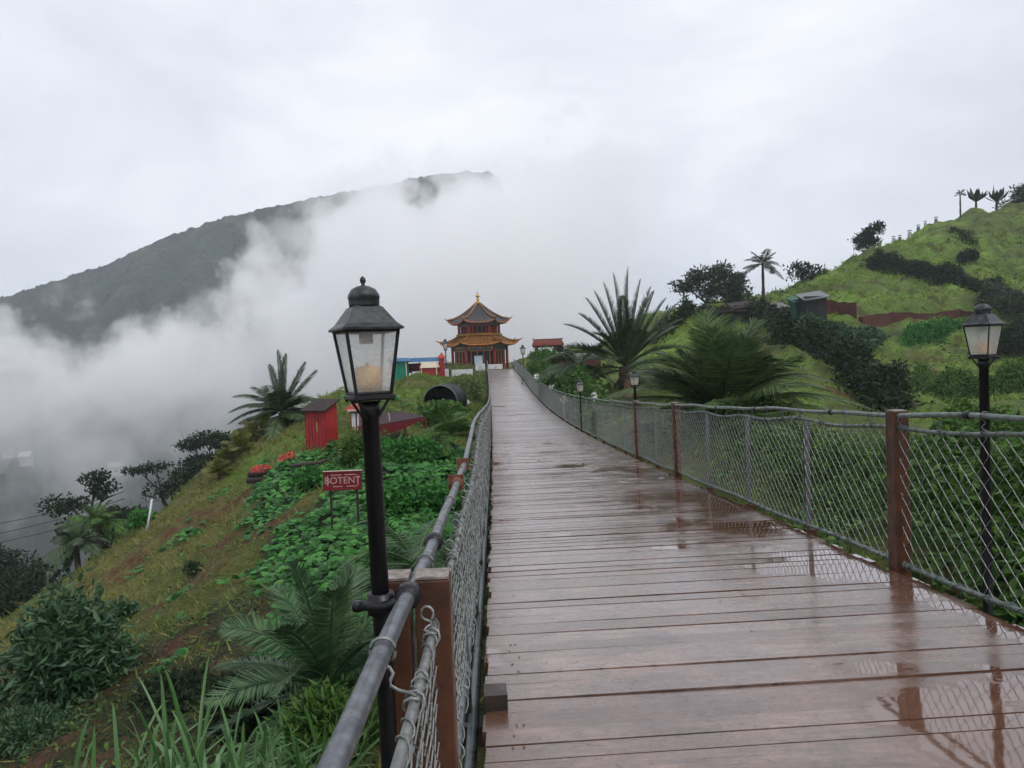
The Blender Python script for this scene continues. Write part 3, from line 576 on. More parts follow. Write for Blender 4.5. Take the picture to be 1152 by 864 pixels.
def palm(name, base, label, fronds, L_, trunk_h, tr, m_='palm', nl=46, ll=.5, lw=.035, els=(10, 75), droop=(.25, .5), group=None, hang=.25, lean=(0, 0), az0=None, dead=0, cat='palm', lift=.15, spec=()):
    base = np.array(base, float); r = empty(name, base, label, cat, group); top = base+[lean[0], lean[1], trunk_h]
    t = np.linspace(0, 1, 10); pts = base+np.outer(t, [lean[0], lean[1], trunk_h+.1])-[0, 0, .2]
    MB().tube(pts, tr*(1.25-.35*t+.10*np.sin(t*40)), 10).build('trunk', M['pbark'], r, True)
    mb = MB()
    for k in range(fronds):
        e = els[0]+(els[1]-els[0])*((k+.5)/fronds)**.9+random.uniform(-7, 7); az = (k*2.39996+random.uniform(-.3, .3)) if az0 is None else az0[k % len(az0)]
        frond(mb, top+[0, 0, -.08*L_*(1-k/fronds)], az, math.radians(e), L_*random.uniform(.82, 1.1), random.uniform(*droop)*math.cos(math.radians(e)*.75), nl, ll, lw, rr=.014*L_, hang=hang, lift=lift, twist=random.uniform(-.5, .5))
    for a_, e_, l_, d_ in spec: frond(mb, top, a_, math.radians(e_), L_*l_, d_, nl, ll, lw, rr=.014*L_, hang=hang, lift=lift, jag=.03)
    mb.build('crown', GREEN[m_], r)
    if dead:
        mb = MB()
        for k in range(dead): frond(mb, top-[0, 0, .1*L_], k*2.1+.4, math.radians(-35), L_*.7, .35, nl//2, ll*.6, lw, hang=.8)
        mb.build('dead_fronds', GREEN['dead'], r)
    return r
def tree(name, base, label, h, blobs, m_='dark', leaf=.22, dens=260, tr=.12, group=None, cat='tree', asp=.5, lean=(0, 0), hollow=.5):
    """blobs: (dx, dy, dz, rx, ry, rz) in metres from the foot"""
    base = np.array(base, float); r = empty(name, base, label, cat, group); th = h*.45; t = np.linspace(0, 1, 8)
    top = np.array([lean[0], lean[1], th]); pts = base+np.outer(t, top)+np.stack([.04*h*np.sin(t*5), .03*h*np.sin(t*4+1), -.25*(1-t)], -1); k = MB().tube(pts, tr*(1.3-.6*t), 8)
    for b_ in blobs:
        e = base+np.array(b_[:3]); s_ = pts[-1] if b_[2] > th*.9 else pts[4]; u = np.linspace(0, 1, 7)[:, None]; q_ = s_*(1-u)+e*u+np.sin(u*PI)*np.array([0, 0, .08*h*random.uniform(-1, .3)])
        k.tube(q_, tr*.62*(1-.75*u[:, 0]), 6)
        for z in range(3):
            d = rdir(1)[0]*np.array(b_[3:])*.75; k.tube([q_[4], e*.5+q_[4]*.5+d*.4, e+d], [tr*.3, tr*.2, tr*.06], 4)
    k.build('trunk', M['bark'], r, True); mb = MB()
    for b_ in blobs:
        R_ = np.array(b_[3:]); e = base+np.array(b_[:3]); n = int(dens*(R_.prod()**(2/3.))/(leaf**2)*.16)
        n = max(60, min(n, 9000)); sub = 5
        for q in range(sub):
            d = rdir(1)[0]*R_*.55; leaf_cloud(mb, e+d, R_*random.uniform(.42, .7), n//sub, leaf, asp, hollow=hollow)
    mb.build('crown', GREEN[m_], r); return r
def bush(name, c_, label, R_, n, leaf, m_='mid', asp=.5, group=None, cat='bush', lumps=7, stems=True, flat=.6):
    c_ = np.array(c_, float); R_ = np.array(R_, float); r = empty(name, c_, label, cat, group); mb = MB(); k = MB()
    for q in range(lumps):
        d = rdir(1)[0]*R_*flat; d[2] = abs(d[2])*.8+R_[2]*.25; leaf_cloud(mb, c_+d, R_*random.uniform(.35, .6), n//lumps, leaf, asp)
        k.tube([c_-[0, 0, .2], c_+d*.5+rdir(1)[0]*.05*R_[0], c_+d], [.03*R_[2], .02*R_[2], .006*R_[2]], 5)
    k.build('stems', M['bark'], r); mb.build('foliage', GREEN[m_], r); return r
def on(p_, dz_=0.): p_ = np.array(p_, float); return np.array([p_[0], p_[1], float(H(p_[:1], p_[1:2])[0])+dz_])
# ------------------------------------------------------------ grass
def grass(n, xr, yr, hgt, wid, mname, keep, name, lean=.6, yp=1.0):
    x = rng.uniform(*xr, n); y = yr[0]+(yr[1]-yr[0])*rng.random(n)**yp; k = keep(x, y); x = x[k]; y = y[k]
    cl = fbm(x*2.2, y*2.2, 2); k = rng.random(len(x)) < np.clip(.6+cl*1.6, .08, 1); x = x[k]; y = y[k]
    z = H(x, y); m_ = len(x); P_ = np.stack([x, y, z-.02], -1); D = norm(np.stack([rng.normal(0, lean, m_), rng.normal(0, lean, m_), np.ones(m_)], -1)); hh_ = hgt*rng.uniform(.5, 1.5, m_)*(1+.018*y)
    S = norm(np.cross(D, rdir(m_))); wv = (wid*(1+.03*y)*rng.uniform(.7, 1.3, m_))[:, None]
    V, F = kites(P_, norm(D+[0, 0, -.15]), S, hh_, wv[:, 0], .1, .35); mb = MB().raw(V, F); o = mb.build(name, GREEN[mname]); return tag(o, kind='stuff')
def vis(x, y):   # inside a generous cone of the photographed view
    return (np.abs(x) < y*.78+2.0)
under = lambda x, y: (x < lx(y)-.25) | (x > rx(y)+.3) | (y > 83)
def kL(x, y):
    s_, l, d, r_ = masks(x, y); return vis(x, y) & under(x, y) & (x < rx(y)) & (rng.random(len(x)) > s_*.93) & (rng.random(len(x)) > l*.9) & (d > .25+.4*rng.random(len(x)))
def kG(x, y):
    s_, l, d, r_ = masks(x, y); return vis(x, y) & under(x, y) & (x < rx(y)) & (rng.random(len(x)) > s_*.93) & (rng.random(len(x)) > l*.9) & (d < .25+.4*rng.random(len(x)))
def kR(x, y):
    s_, l, d, r_ = masks(x, y); return vis(x, y) & under(x, y) & (x > lx(y)) & (rng.random(len(x)) > s_*.9) & (fbm(x*.16+7, y*.16, 3)+.18 > rng.random(len(x))*.5)
tag(grass(300000, (-32, 2), (3, 60), .13, .016, 'grassL', kL, 'dry_grass', .9, 1.5), 'yellowish tufted grass over the steep bank left of the bridge', 'grass')
tag(grass(330000, (-26, 2), (2.5, 90), .12, .016, 'grassG', kG, 'grass', 1.1, 1.5), 'short green grass between the bare earth patches of the left bank', 'grass')
tag(grass(380000, (2, 85), (4, 110), .10, .022, 'grassR', kR, 'turf', 1.0, 1.2), 'bright green turf over the hill on the right', 'grass')
tag(grass(90000, (-16, 2), (24, 90), .10, .02, 'grassR', lambda x, y: (blob(LAWN, x, y) > .1) & under(x, y) & (x < lx(y)), 'lawn', .8), 'bright lawn between the dark pipe, the stalls and the red hut', 'grass')
tag(grass(60000, (-30, 2), (4, 50), .22, .028, 'grassL', lambda x, y: (rng.random(len(x)) < .5) & (kL(x, y) | kG(x, y)), 'tall_grass', 1.0, 1.4), 'taller dry tufts standing out of the left bank', 'grass')
tag(grass(90000, (3, 85), (12, 112), .24, .035, 'grassR', lambda x, y: vis(x, y) & (x > rx(np.minimum(y, 85))+1) & (fbm(x*.3, y*.3, 3) > -.05), 'tall_grass', 1.0, 1.1), 'rougher darker grass tufts over the right hill', 'grass')
# vines with big round leaves
def carpet(n, xr, yr, keep, L_, mname, name, label, lift=.12, asp=.95, sc_=.01):
    x = rng.uniform(*xr, n); y = rng.uniform(*yr, n); k = keep(x, y); x = x[k]; y = y[k]; m_ = len(x)
    hump = np.clip(fbm(x*.9+5, y*.9, 3)+.25, 0, 1); z = H(x, y)+hump*lift*3*rng.random(m_)**.4+.03
    D = norm(np.stack([rng.normal(0, 1, m_), rng.normal(-.5, 1, m_), rng.normal(-.15, .25, m_)], -1)); S = norm(np.cross(D, norm(rng.normal(0, .35, (m_, 3))+[0, -.25, 1.])))
    Ls = L_*rng.uniform(.5, 1.3, m_)*(1+sc_*y); P_ = np.stack([x, y, z], -1)
    # heart-shaped five point leaf
    U_ = np.cross(S, D); U_ *= np.sign(U_[:, 2:3]+1e-9); l_ = Ls[:, None]
    V = np.stack([P_, P_+D*l_*.18+S*l_*.5*asp+U_*l_*-.06, P_+D*l_*.62+S*l_*.42*asp-U_*l_*.05, P_+D*l_-U_*l_*.12, P_+D*l_*.62-S*l_*.42*asp-U_*l_*.05, P_+D*l_*.18-S*l_*.5*asp-U_*l_*.06, P_+D*l_*.5+U_*l_*.07], 1).reshape(-1, 3)
    i = np.arange(m_)[:, None]*7; F = np.concatenate([i+[6, a, b_] for a, b_ in ((0, 1), (1, 2), (2, 3), (3, 4), (4, 5), (5, 0))])
    return tag(MB().raw(V, F).build(name, GREEN[mname]), label, 'plants', kind='stuff')
def kV(x, y):
    l = masks(x, y)[1]; return (x < lx(y)-.15) & (rng.random(len(x)) < l*1.2-.1)
carpet(30000, (-15, 0), (6, 46), lambda x, y: (x < lx(y)-.15) & (rng.random(len(x)) < np.clip(blob(LUSH, x, y)+.25, 0, 1)), .085, 'mid', 'leafy_undergrowth', 'small-leaved herbs fringing the round-leaved vine on the left bank', .14, .5)
carpet(42000, (-14, 0), (7, 46), kV, .17, 'vine', 'creeping_vine', 'dense creeping vine with round green leaves covering the bank behind the black lamp')
carpet(16000, (-16, 0), (3.5, 22), lambda x, y: (x < lx(y)-.2) & (rng.random(len(x)) < np.clip(blob(LITTER, x, y), 0, 1)*1.3), .10, 'dark', 'leaf_litter', 'dark low ferns and litter on the lower part of the left bank', .10, .35)
carpet(46000, (2, 85), (20, 118), lambda x, y: vis(x, y) & (x > rx(np.minimum(y, 85))+1.5) & (fbm(x*.23+31, y*.23, 4) > .24+.12*rng.random(len(x))-.10*((x > 26) & (y < 72))), .20, 'dark', 'hill_scrub', 'dark low scrub scattered in patches over the right hill', .12, .5, .012)
def kV2(x, y): return (x > rx(y)+.15) & (fbm(x*.6, y*.6, 3) > -.02) & vis(x, y)
carpet(26000, (2.6, 12), (3.5, 22), kV2, .085, 'mid', 'undergrowth', 'low leafy undergrowth beyond the right railing', .25, .6)
# ------------------------------------------------------------ left side plants
p_ = hit(372, 800); palm('cycad_palm', (p_[0], p_[1], p_[2]-.15), 'stout palm with arching blue-green fronds just left of the timber posts', 26, 1.62, .48, .12, 'palmblue', 70, .30, .026, (-12, 78), (.3, .7), az0=None, dead=2, hang=.15)
p_ = hit(322, 476); palm('coconut_palm', (p_[0], p_[1]-.5, p_[2]), 'dark feather palm against the mist on the crest behind the red hut', 16, 2.5, .6, .24, 'palm', 60, .8, .075, (-15, 60), (.35, .6), hang=.4, spec=((PI, 88, 1.3, .03), (0, 84, 1.25, .05), (PI, 78, 1.1, .1), (0, 66, 1.25, .12), (0, 56, 1.3, .2), (PI, 55, 1.0, .3), (PI, 42, 1.35, .42), (PI, 30, 1.3, .5), (PI, 18, 1.2, .5), (0, 35, 1.1, .4), (0, 15, .9, .4)))
p_ = hit(455, 560, 6); palm('drooping_palm', (-1.75, 12.4, float(H(np.array([-1.75]), np.array([12.4]))[0])-.2), 'pale drooping palm right behind the lamp post, below the handrail', 13, 1.9, .5, .09, 'palmblue', 50, .42, .03, (0, 60), (.5, .9), hang=.4)
p_ = on(grd(505, 26)); palm('fan_palm', p_, 'feathery palm touching the left railing above the maroon awning', 13, 2.0, .75, .10, 'mid', 44, .55, .05, (10, 70), (.4, .8), hang=.35)
# big shiny bush bottom left
p_ = hit(70, 790); bush('leafy_bush', p_-[0, 0, .3], 'big dark glossy bush on the bare slope at the far left', (1.25, 1.1, 2.1), 7000, .22, 'blue', .34, lumps=14)
p_ = hit(140, 700); bush('leafy_shrub', p_, 'small bluish shrub at the right of the big glossy bush', (.45, .4, .6), 900, .13, 'blue', .45)
p_ = hit(218, 645); bush('dark_tussock', p_, 'round dark tussock alone on the grassy bank', (.26, .24, .26), 900, .11, 'dark', .18, cat='tussock')
p_ = hit(410, 520); bush('round_bush', p_-[0, 0, .1], 'yellow-green bush between the red hut and the black lamp post', (.95, .8, 1.1), 3600, .15, 'mid', .45, lumps=9)
for px, row, R_, n, lf, m_, lb_ in ((455, 520, (1.3, 1.0, .7), 4200, .18, 'vine', 'leafy bush under the maroon awning'), (500, 480, (1.5, 1.3, 1.2), 3600, .19, 'mid', 'leafy bush in front of the dark pipe mouth'),
                                (520, 446, (1.6, 1.4, 1.3), 2400, .24, 'palmpale', 'pale broad-leaved bush by the bridge, right of the dark pipe'), (470, 575, (1.2, 1.0, .8), 4200, .16, 'vine', 'low bush beside the handrail behind the lamp post'),
                                (360, 545, (.9, .8, .5), 2200, .17, 'vine', 'low mound of round leaves left of the red sign')):
    p_ = hit(px, row); bush('leafy_bush', p_-[0, 0, .1], lb_, R_, n, lf, m_, .6, lumps=10)
for k, (px, row, R_) in enumerate(((270, 505, .9), (283, 492, .9), (255, 520, .7), (297, 484, .8), (247, 532, .6))):
    p_ = hit(px, row+6); palm('yellow_cycad', p_, ['spiky yellow-green tuft below the dark feather palm', 'second spiky tuft up the crest, nearest but one to the dark palm', 'small spiky tuft lower on the crest line', 'spiky tuft nearest to the dark feather palm', 'lowest spiky tuft of the crest line'][k], 14, R_*1.3, .3, .09, 'olive', 26, .38, .05, (15, 80), (.3, .5), group='spiky yellow plants on the crest', cat='cycad')
# long reed blades at the bottom left
def reeds(name, base, label, n, L_, spread, w_=.030):
    base = np.array(base, float); mb = MB()
    for k in range(n):
        az = random.uniform(0, 2*PI); e = math.radians(random.uniform(35, 88)); l_ = L_*random.uniform(.55, 1.15); dr = random.uniform(.2, .95)
        t = np.linspace(0, 1, 10); d0 = np.array([math.cos(e)*math.cos(az), math.cos(e)*math.sin(az), math.sin(e)]); o_ = base+[random.uniform(-spread, spread), random.uniform(-spread, spread)*.7, 0]
        q_ = o_+d0*l_*t[:, None]-np.array([0, 0, 1])*(dr*l_*t**2.6)[:, None]; T = norm(np.gradient(q_, axis=0)); S = norm(np.cross(T, [0, 0, 1.])); U_ = np.cross(S, T); ww = (w_*random.uniform(.6, 1.3)*np.sin(np.clip(t*.93+.07, 0, 1)*PI)**.6)[:, None]
        V = np.stack([q_-S*ww/2+U_*ww*.18, q_, q_+S*ww/2+U_*ww*.18], 1).reshape(-1, 3); i = np.arange(9)[:, None]*3
        mb.raw(V, np.concatenate([i+[0, 1, 4, 3], i+[1, 2, 5, 4]]))
    o = mb.build(name, GREEN['reed']); return tag(o, label, 'reeds')
for px, Y, n, L_, sp, lb_ in ((195, 4.6, 150, 1.75, .34, 'tall clump of long green reed blades, biggest of the foreground, bottom left'), (285, 4.4, 110, 1.35, .30, 'arching reed clump nearest to the pipe handrail'), (85, 5.0, 120, 1.55, .38, 'arching reed clump at the left corner of the foreground'), (330, 5.6, 80, 1.0, .3, 'low reed clump under the stout palm')):
    g_ = grd(px, Y); reeds('reed_clump', g_-[0, 0, .05], lb_, n, L_, sp)
for px, row, R_, n, lf, m_, lb_ in ((300, 800, (.7, .6, .4), 2600, .11, 'dark', 'dark ferny growth on the bank under the stout palm'), (385, 842, (.6, .5, .45), 2600, .10, 'mid', 'low bright growth between the stout palm and the handrail'), (215, 790, (.9, .6, .35), 2600, .12, 'dark', 'dark ferny growth behind the reed blades'), (30, 835, (.9, .7, .4), 2600, .12, 'blue', 'dark growth at the foot of the big glossy bush')):
    p_ = hit(px, row); bush('fern_clump', p_, lb_, R_, n, lf, m_, .3, cat='ferns', lumps=12)
# trees beyond the left crest: foot hidden below the edge
def sil(px, row, Y): return P(px, row, Y)
def tree_at(name, px, row, Y, h, label, blobs, **k):
    c_ = P(px, row, Y); return tree(name, (c_[0], Y, c_[2]-h*.72), label, h, blobs, **k)
tree_at('umbrella_tree', 236, 500, 58, 7, 'flat-topped umbrella tree on the crest against the mist', [(-1.2, 0, 5.0, 1.5, 1.2, .45), (.9, 0, 5.3, 1.6, 1.3, .5), (0, .3, 5.6, 1.8, 1.2, .45), (0, 0, 3.6, 2.2, 1.5, .8), (1.6, 0, 3.9, 1.4, 1.2, .7)], leaf=.26, tr=.16)
tree_at('leaning_tree', 185, 528, 55, 6, 'thin-crowned tree with a long level branch, left of the umbrella tree', [(-1.9, 0, 4.3, 1.4, .8, .28), (-.6, 0, 4.6, 1.2, .8, .3), (1.4, 0, 3.8, 1.7, 1.3, .8), (2.8, .3, 4.0, 1.4, 1.2, .9), (.8, 0, 2.6, 2.2, 1.5, .9), (3.4, 0, 2.9, 1.8, 1.4, 1.0)], leaf=.26, tr=.16)
tree_at('spreading_tree', 105, 560, 46, 7, 'dark tree with a raised bent limb beyond the grassy edge', [(.2, 0, 6.2, .9, .8, .6), (.9, 0, 5.4, .9, .8, .7), (-1.6, 0, 4.7, 1.5, 1.1, .7), (1.9, 0, 3.9, 1.6, 1.2, .9), (-1.4, 0, 3.0, 1.3, 1.1, .9), (.6, 0, 3.2, 1.6, 1.3, 1.0), (2.8, 0, 3.0, 1.6, 1.2, .9)], leaf=.24, tr=.18)
for px, row, Y, L_, lb_ in ((110, 588, 42, 2.3, 'green palm among the dark trees beyond the grassy edge'), (86, 610, 38, 1.9, 'lower drooping palm left of the green palm')):
    c_ = P(px, row, Y); palm('hill_palm', (c_[0], Y, c_[2]-3), lb_, 18, L_, 3, .14, 'mid' if px > 100 else 'palm', 34, .6, .07, (-15, 75), (.5, .8), hang=.6)
for px, row, Y, R_, lb_ in ((20, 655, 36, 2.6, 'rounded dark tree at the left edge of the view'), (62, 665, 38, 2.0, 'looser dark tree beside the rounded one at the left edge'), (140, 600, 46, 1.8, 'dark bushy tree right of the green palm'), (-35, 640, 44, 3.0, 'dark tree cut by the left border')):
    tree_at('dark_tree', px, row, Y, 6, lb_, [(0, 0, 4.2, R_, R_*.8, R_*.75), (-R_*.7, 0, 3.2, R_*.7, R_*.6, R_*.6), (R_*.7, 0, 3.0, R_*.8, R_*.6, R_*.6), (0, 0, 2.0, R_, R_*.8, R_*.7)], leaf=.22, tr=.15)
p_ = hit(160, 592); bush('pale_shrub', p_, 'small pale green shrub on the crest by the white pole', (.8, .6, .6), 900, .2, 'vine', .5)
# ------------------------------------------------------------ right side plants
p_ = grd(702, 40); palm('tall_cycad', (P(704, 400, 40)[0], 40, P(702, 412, 40)[2]-.9), 'tall shuttlecock cycad with stiff upright fronds right of the bridge', 14, 4.3, 1.0, .40, 'palm', 84, .72, .062, (-5, 60), (.3, .5), hang=.1, dead=3, lift=.3, spec=((PI, 84, 1.2, .03), (0, 87, 1.25, .02), (PI, 77, 1.12, .04), (0, 79, 1.15, .05), (.4, 66, 1.12, .08), (-.3, 60, 1.05, .10), (0, 52, 1.15, .12), (.2, 42, 1.0, .2), (PI, 48, 1.15, .28), (PI, 36, .9, .35), (PI+.2, 28, 1.25, .42), (1.5, 80, 1., .1), (-.2, 30, .9, .3), (.1, 71, 1.1, .06), (-.1, 46, 1.05, .2), (PI, 64, 1.1, .12), (PI+.1, 56, 1.05, .2), (PI, 70, 1.1, .08)))
palm('low_palm', (P(650, 400, 43)[0], 43, P(650, 408, 43)[2]-.8), 'low arching palm half hidden behind the tall cycad', 14, 3.0, .6, .3, 'palm', 46, .7, .08, (5, 60), (.5, .8), hang=.3)
palm('spreading_palm', (P(812, 460, 21)[0], 21, P(812, 468, 21)[2]-.8), 'wide low palm with long drooping fronds behind the right railing', 36, 3.5, 1.0, .24, 'palmmid', 84, .95, .042, (16, 82), (.30, .62), hang=.35, dead=4, spec=((0, 20, 1.3, .38), (.2, 32, 1.2, .45), (-.2, 42, 1.15, .5), (.1, 52, 1.1, .5), (PI, 22, 1.25, .38), (PI+.2, 34, 1.2, .45), (PI-.2, 48, 1.1, .45), (PI, 60, 1.05, .4), (0, 64, 1.0, .4), (0, 74, .95, .3), (PI, 76, .95, .3)))
R_T = [('feathery_tree', 795, 318, 92, 9, 'grey-green loose tree beside the small palm on the ridge', [(-3.2, 0, 6.2, 1.7, 1.5, .7), (-1.4, 0, 6.9, 2.0, 1.6, 1.1), (1.2, 0, 7.6, 2.2, 1.7, 1.6), (3.0, 0, 6.4, 2.0, 1.6, 1.7), (.5, 0, 5.2, 3.0, 2, 1.3), (3.9, 0, 4.6, 2.0, 1.5, 1.5)], 'far'),
       ('round_tree', 978, 262, 116, 6, 'dark tree standing out on the skyline of the green hill', [(-.8, 0, 4.1, 1.9, 1.5, 1.1), (.9, 0, 4.8, 1.6, 1.4, .9), (1.6, 0, 5.6, .9, .8, .4), (-1.0, 0, 2.6, 1.6, 1.3, 1.0), (.3, 0, 3.2, 1.7, 1.3, 1.0)], 'dark'),
       ('crown_tree', 1155, 222, 128, 9, 'dark tree mass at the top right corner of the hill', [(0, 0, 6.2, 4.5, 3, 2.3), (3.5, 0, 6.6, 4, 3, 2.5), (-2.5, 0, 5, 2.4, 2, 1.4)], 'dark')]
for nme, px, row, Y, h, lb_, bl, m_ in R_T: tree_at(nme, px, row, Y, h, lb_, bl, m_=m_, leaf=.40, tr=.2, dens=330)
palm('ridge_palm', (P(858, 300, 92)[0], 92, P(858, 303, 92)[2]-3.8), 'small coconut palm on the ridge between the loose tree and the green hill', 16, 2.9, 4.6, .16, 'far', 34, .8, .10, (-10, 62), (.3, .6), hang=.4)
palm('dead_palm', on((P(1068, 240, 123)[0], 120.)), 'thin bare-stemmed palm on the skyline near the hilltop', 7, 1.1, 3.6, .12, 'far', 14, .5, .1, (10, 80), (.4, .7))
for px, Y, s_, lb_ in ((1098, 124, 1.3, 'banana plant on the skyline left of the paired one'), (1121, 126, 1.3, 'banana plant next to the dark hilltop trees')):
    g_ = on((P(px, 230, Y)[0], Y)); r = empty('banana_plant', g_, lb_, 'banana plant'); MB().tube([g_, g_+[0, 0, 1.5*s_]], [.22, .15], 8).build('stem', M['pbark'], r); mb = MB()
    for a in range(11):
        az = a*2.4; e = math.radians(random.uniform(35, 85)); d = np.array([[math.cos(e)*math.cos(az), math.cos(e)*math.sin(az), math.sin(e)]]); S = norm(np.cross(d, [0, 0, 1.])); l_ = s_*random.uniform(1.6, 2.4); V, F = kites(g_+[[0, 0, 1.2*s_]], d, S, [l_], [l_*.34], .2, .55); mb.raw(V, F)
    mb.build('leaves', GREEN['dark'], r)
def hedge(name, pts, label, w_, h_, n, leaf, m_='dark', asp=.35, zoff=0.):
    """an unbroken, uneven strip of shrubs along the ground"""
    pts = np.array([on(q) for q in pts]); seg = np.linalg.norm(np.diff(pts[:, :2], axis=0), axis=1); cum = np.r_[0, seg.cumsum()]; u = rng.random(n)*cum[-1]
    x = np.interp(u, cum, pts[:, 0]); y = np.interp(u, cum, pts[:, 1]); off = rng.normal(0, .5, n)*w_; nrm = rng.random(n); x = x+off*.75; y = y+off*.75
    prof = (.55+.9*np.clip(fbm(x*.55+3, y*.55, 3)+.3, 0, 1.2))*np.clip(1-(off/w_)**2*.45, .2, 1); z = H(x, y)+h_*prof*nrm**.6+zoff
    D = norm(rdir(n)+[0, 0, -.2]); S = norm(np.cross(D, rdir(n))); Ls = leaf*rng.uniform(.6, 1.4, n); V, F = kites(np.stack([x, y, z], -1), D, S, Ls, Ls*asp); o = MB().raw(V, F).build(name, GREEN[m_]); return tag(o, label, 'hedge')
h2 = lambda *L: [hit(a, b_)[:2] for a, b_ in L]
hedge('ravine_thicket', h2((840, 362), (870, 372), (890, 390), (930, 400), (960, 425), (985, 445), (1010, 462)), 'dark thicket running down the ravine from the sheds to the railing', 2.5, 2.3, 22000, .42, 'dark')
hedge('hillside_hedge', h2((985, 300), (1010, 303), (1030, 312), (1060, 318), (1090, 322), (1125, 330)), 'dark hedge along the terrace edge across the upper hill', 1.5, 1.9, 9000, .42, 'dark')
hedge('upper_scrub', h2((1070, 262), (1085, 268), (1100, 278)), 'short patch of scrub high on the green hill', 1.0, .7, 900, .35, 'dark')
hedge('fern_bank', h2((905, 372), (930, 378), (960, 385), (985, 395)), 'blue-green ferny bank under the brick coloured terrace walls', 3.2, 1.6, 12000, .42, 'blue', .4)
hedge('fern_patch', h2((1020, 378), (1045, 382), (1075, 372)), 'green ferny patch below the long red terrace wall', 2.6, 1.2, 6000, .4, 'vine', .4)
hedge('brown_scrub', h2((1105, 335), (1130, 345), (1150, 360), (1180, 375)), 'brownish scrub at the right edge of the hill', 3.0, 2.2, 9000, .42, 'far')
hedge('dark_scrub', h2((1110, 400), (1140, 395), (1180, 400)), 'dark bushes on the slope behind the right lantern', 2.6, 2.0, 9000, .36, 'dark')  # bushes in the dark leaf colours
hedge('lower_scrub', h2((1030, 440), (1080, 450), (1140, 440), (1200, 430)), 'mixed green bushes above the right railing below the lantern', 2.6, 1.9, 12000, .28, 'mid')
hedge('railing_scrub', [(3.9, 5.0), (5.0, 7.5), (5.6, 10), (6.2, 13), (6.5, 17), (6.2, 24)], 'dense undergrowth seen through the right netting', 1.7, .9, 26000, .13, 'mid', .4)
hedge('green_scrub', [(6.5, 6.5), (8.5, 9.5), (10.5, 13), (12, 17), (13, 22)], 'brighter bushes seen through the right netting', 2.0, 1.5, 22000, .16, 'mid', .4)
hedge('bridge_side_shrubs', [(3.6, 32), (3.4, 40), (3.1, 50), (2.6, 60), (2.2, 70)], 'flowering shrubs crowding the right railing half way along', 1.3, 1.5, 14000, .22, 'mid', .5, .4)
hedge('ridge_scrub', h2((740, 380), (770, 366), (800, 357), (850, 356), (890, 358), (925, 362)), 'dark scrub along the near ridge under the sheds', 1.3, 1.7, 9000, .4, 'dark')
p_ = on((P(905, 300, 103)[0], 103.)); bush('ridge_bush', p_, 'leggy bush on the skyline left of the dark tree', (2.2, 1.2, 2.0), 1100, .42, 'dark', .5, lumps=9, flat=.9)
for k, (px, row, s_) in enumerate(((1088, 290, 1.3), (1010, 262, 1.0), (985, 300, 1.6))):
    p_ = hit(px, row+4); bush('hill_bush', p_, ['round bush alone on the upper green slope', 'small bush on the skyline by the posts', 'bush below the dark skyline tree'][k], (s_*1.2, s_, s_), 1200, .38, 'dark', .4)
# white flowers of the shrubs
fl = simple('white_petals', (.75, .74, .70), (.6, .58, .55), .6, 10)
for k, (Y, ox, s_) in enumerate(((36, .65, .30), (46, .9, .30), (56, .7, .34), (62, .6, .36), (30, 1.3, .2))):
    x = float(rx(np.array(float(Y))))+ox; c_ = np.array([x, Y, float(dz(Y))+.55+.1*k]); mb = MB()
    for q in range(26):
        d = rdir(1); V, F = kites(c_+d*s_*.25, norm(d+rdir(1)*.5), norm(np.cross(d, rdir(1))), [s_*.55], [s_*.4]); mb.raw(V, F)
    mb.tube([c_, c_-[0, 0, 1.1]], .02, 5)
    tag(mb.build('white_flower_head', fl), ['lowest but one white flower cluster over the right railing', 'white flower cluster over the middle of the distant right railing', 'white flower cluster close under the dark lantern', 'farthest white flower cluster near the bridge head', 'lowest white flower cluster, nearest along the railing'][k], 'flowers', 'white flowers by the railing')
# ------------------------------------------------------------ painted materials
def C3(n, a, b=None, r=.5, s=8, **k): M[n] = simple(n, a, b, r, s, .08, **k)
C3('orange_tiles', (.28, .115, .026), (.13, .065, .024), .45, 3, island=True); C3('slate_tiles', (.085, .080, .082), (.045, .045, .05), .4, 4, island=True); C3('gilded_metal', (.62, .38, .09), (.35, .2, .05), .3, 9, metal=.7)
C3('vermilion_paint', (.36, .045, .025), (.25, .035, .02), .45); C3('orange_paint', (.55, .17, .03), (.38, .10, .025), .45); C3('blue_green_paint', (.045, .12, .17), (.10, .17, .15), .5, 6); C3('dark_recess', (.018, .016, .016), (.03, .022, .02), .7)  # dark_recess: near-black stand-in for unlit interiors, also the shelter's own walls
C3('dull_red', (.22, .035, .03), (.14, .025, .022), .55); C3('stone_grey', (.15, .145, .14), (.09, .088, .085), .7); C3('white_wall', (.62, .63, .65), (.50, .51, .52), .6, 2); C3('teal_sheet', (.010, .20, .12), (.008, .14, .09), .5, 3); C3('blue_roof', (.055, .16, .30), (.04, .11, .22), .4, 3)
C3('maroon_paint', (.155, .012, .020), (.10, .012, .016), .45, 5); C3('red_paint', (.34, .022, .022), (.22, .018, .018), .5, 5); C3('cream_paint', (.62, .54, .42), (.50, .43, .33), .6); C3('grey_awning', (.050, .028, .036), (.035, .020, .026), .8, 5, spec=.12)
C3('brown_felt', (.045, .034, .032), (.028, .022, .021), .75, 6, spec=.15); C3('black_plastic', (.008, .008, .010), (.014, .014, .016), .5); C3('brick_red', (.085, .026, .018), (.045, .018, .013), .75, 1.4); C3('green_net', (.02, .12, .075), (.012, .05, .035), .6); C3('pale_stone', (.42, .41, .38), (.28, .27, .25), .7, 5)
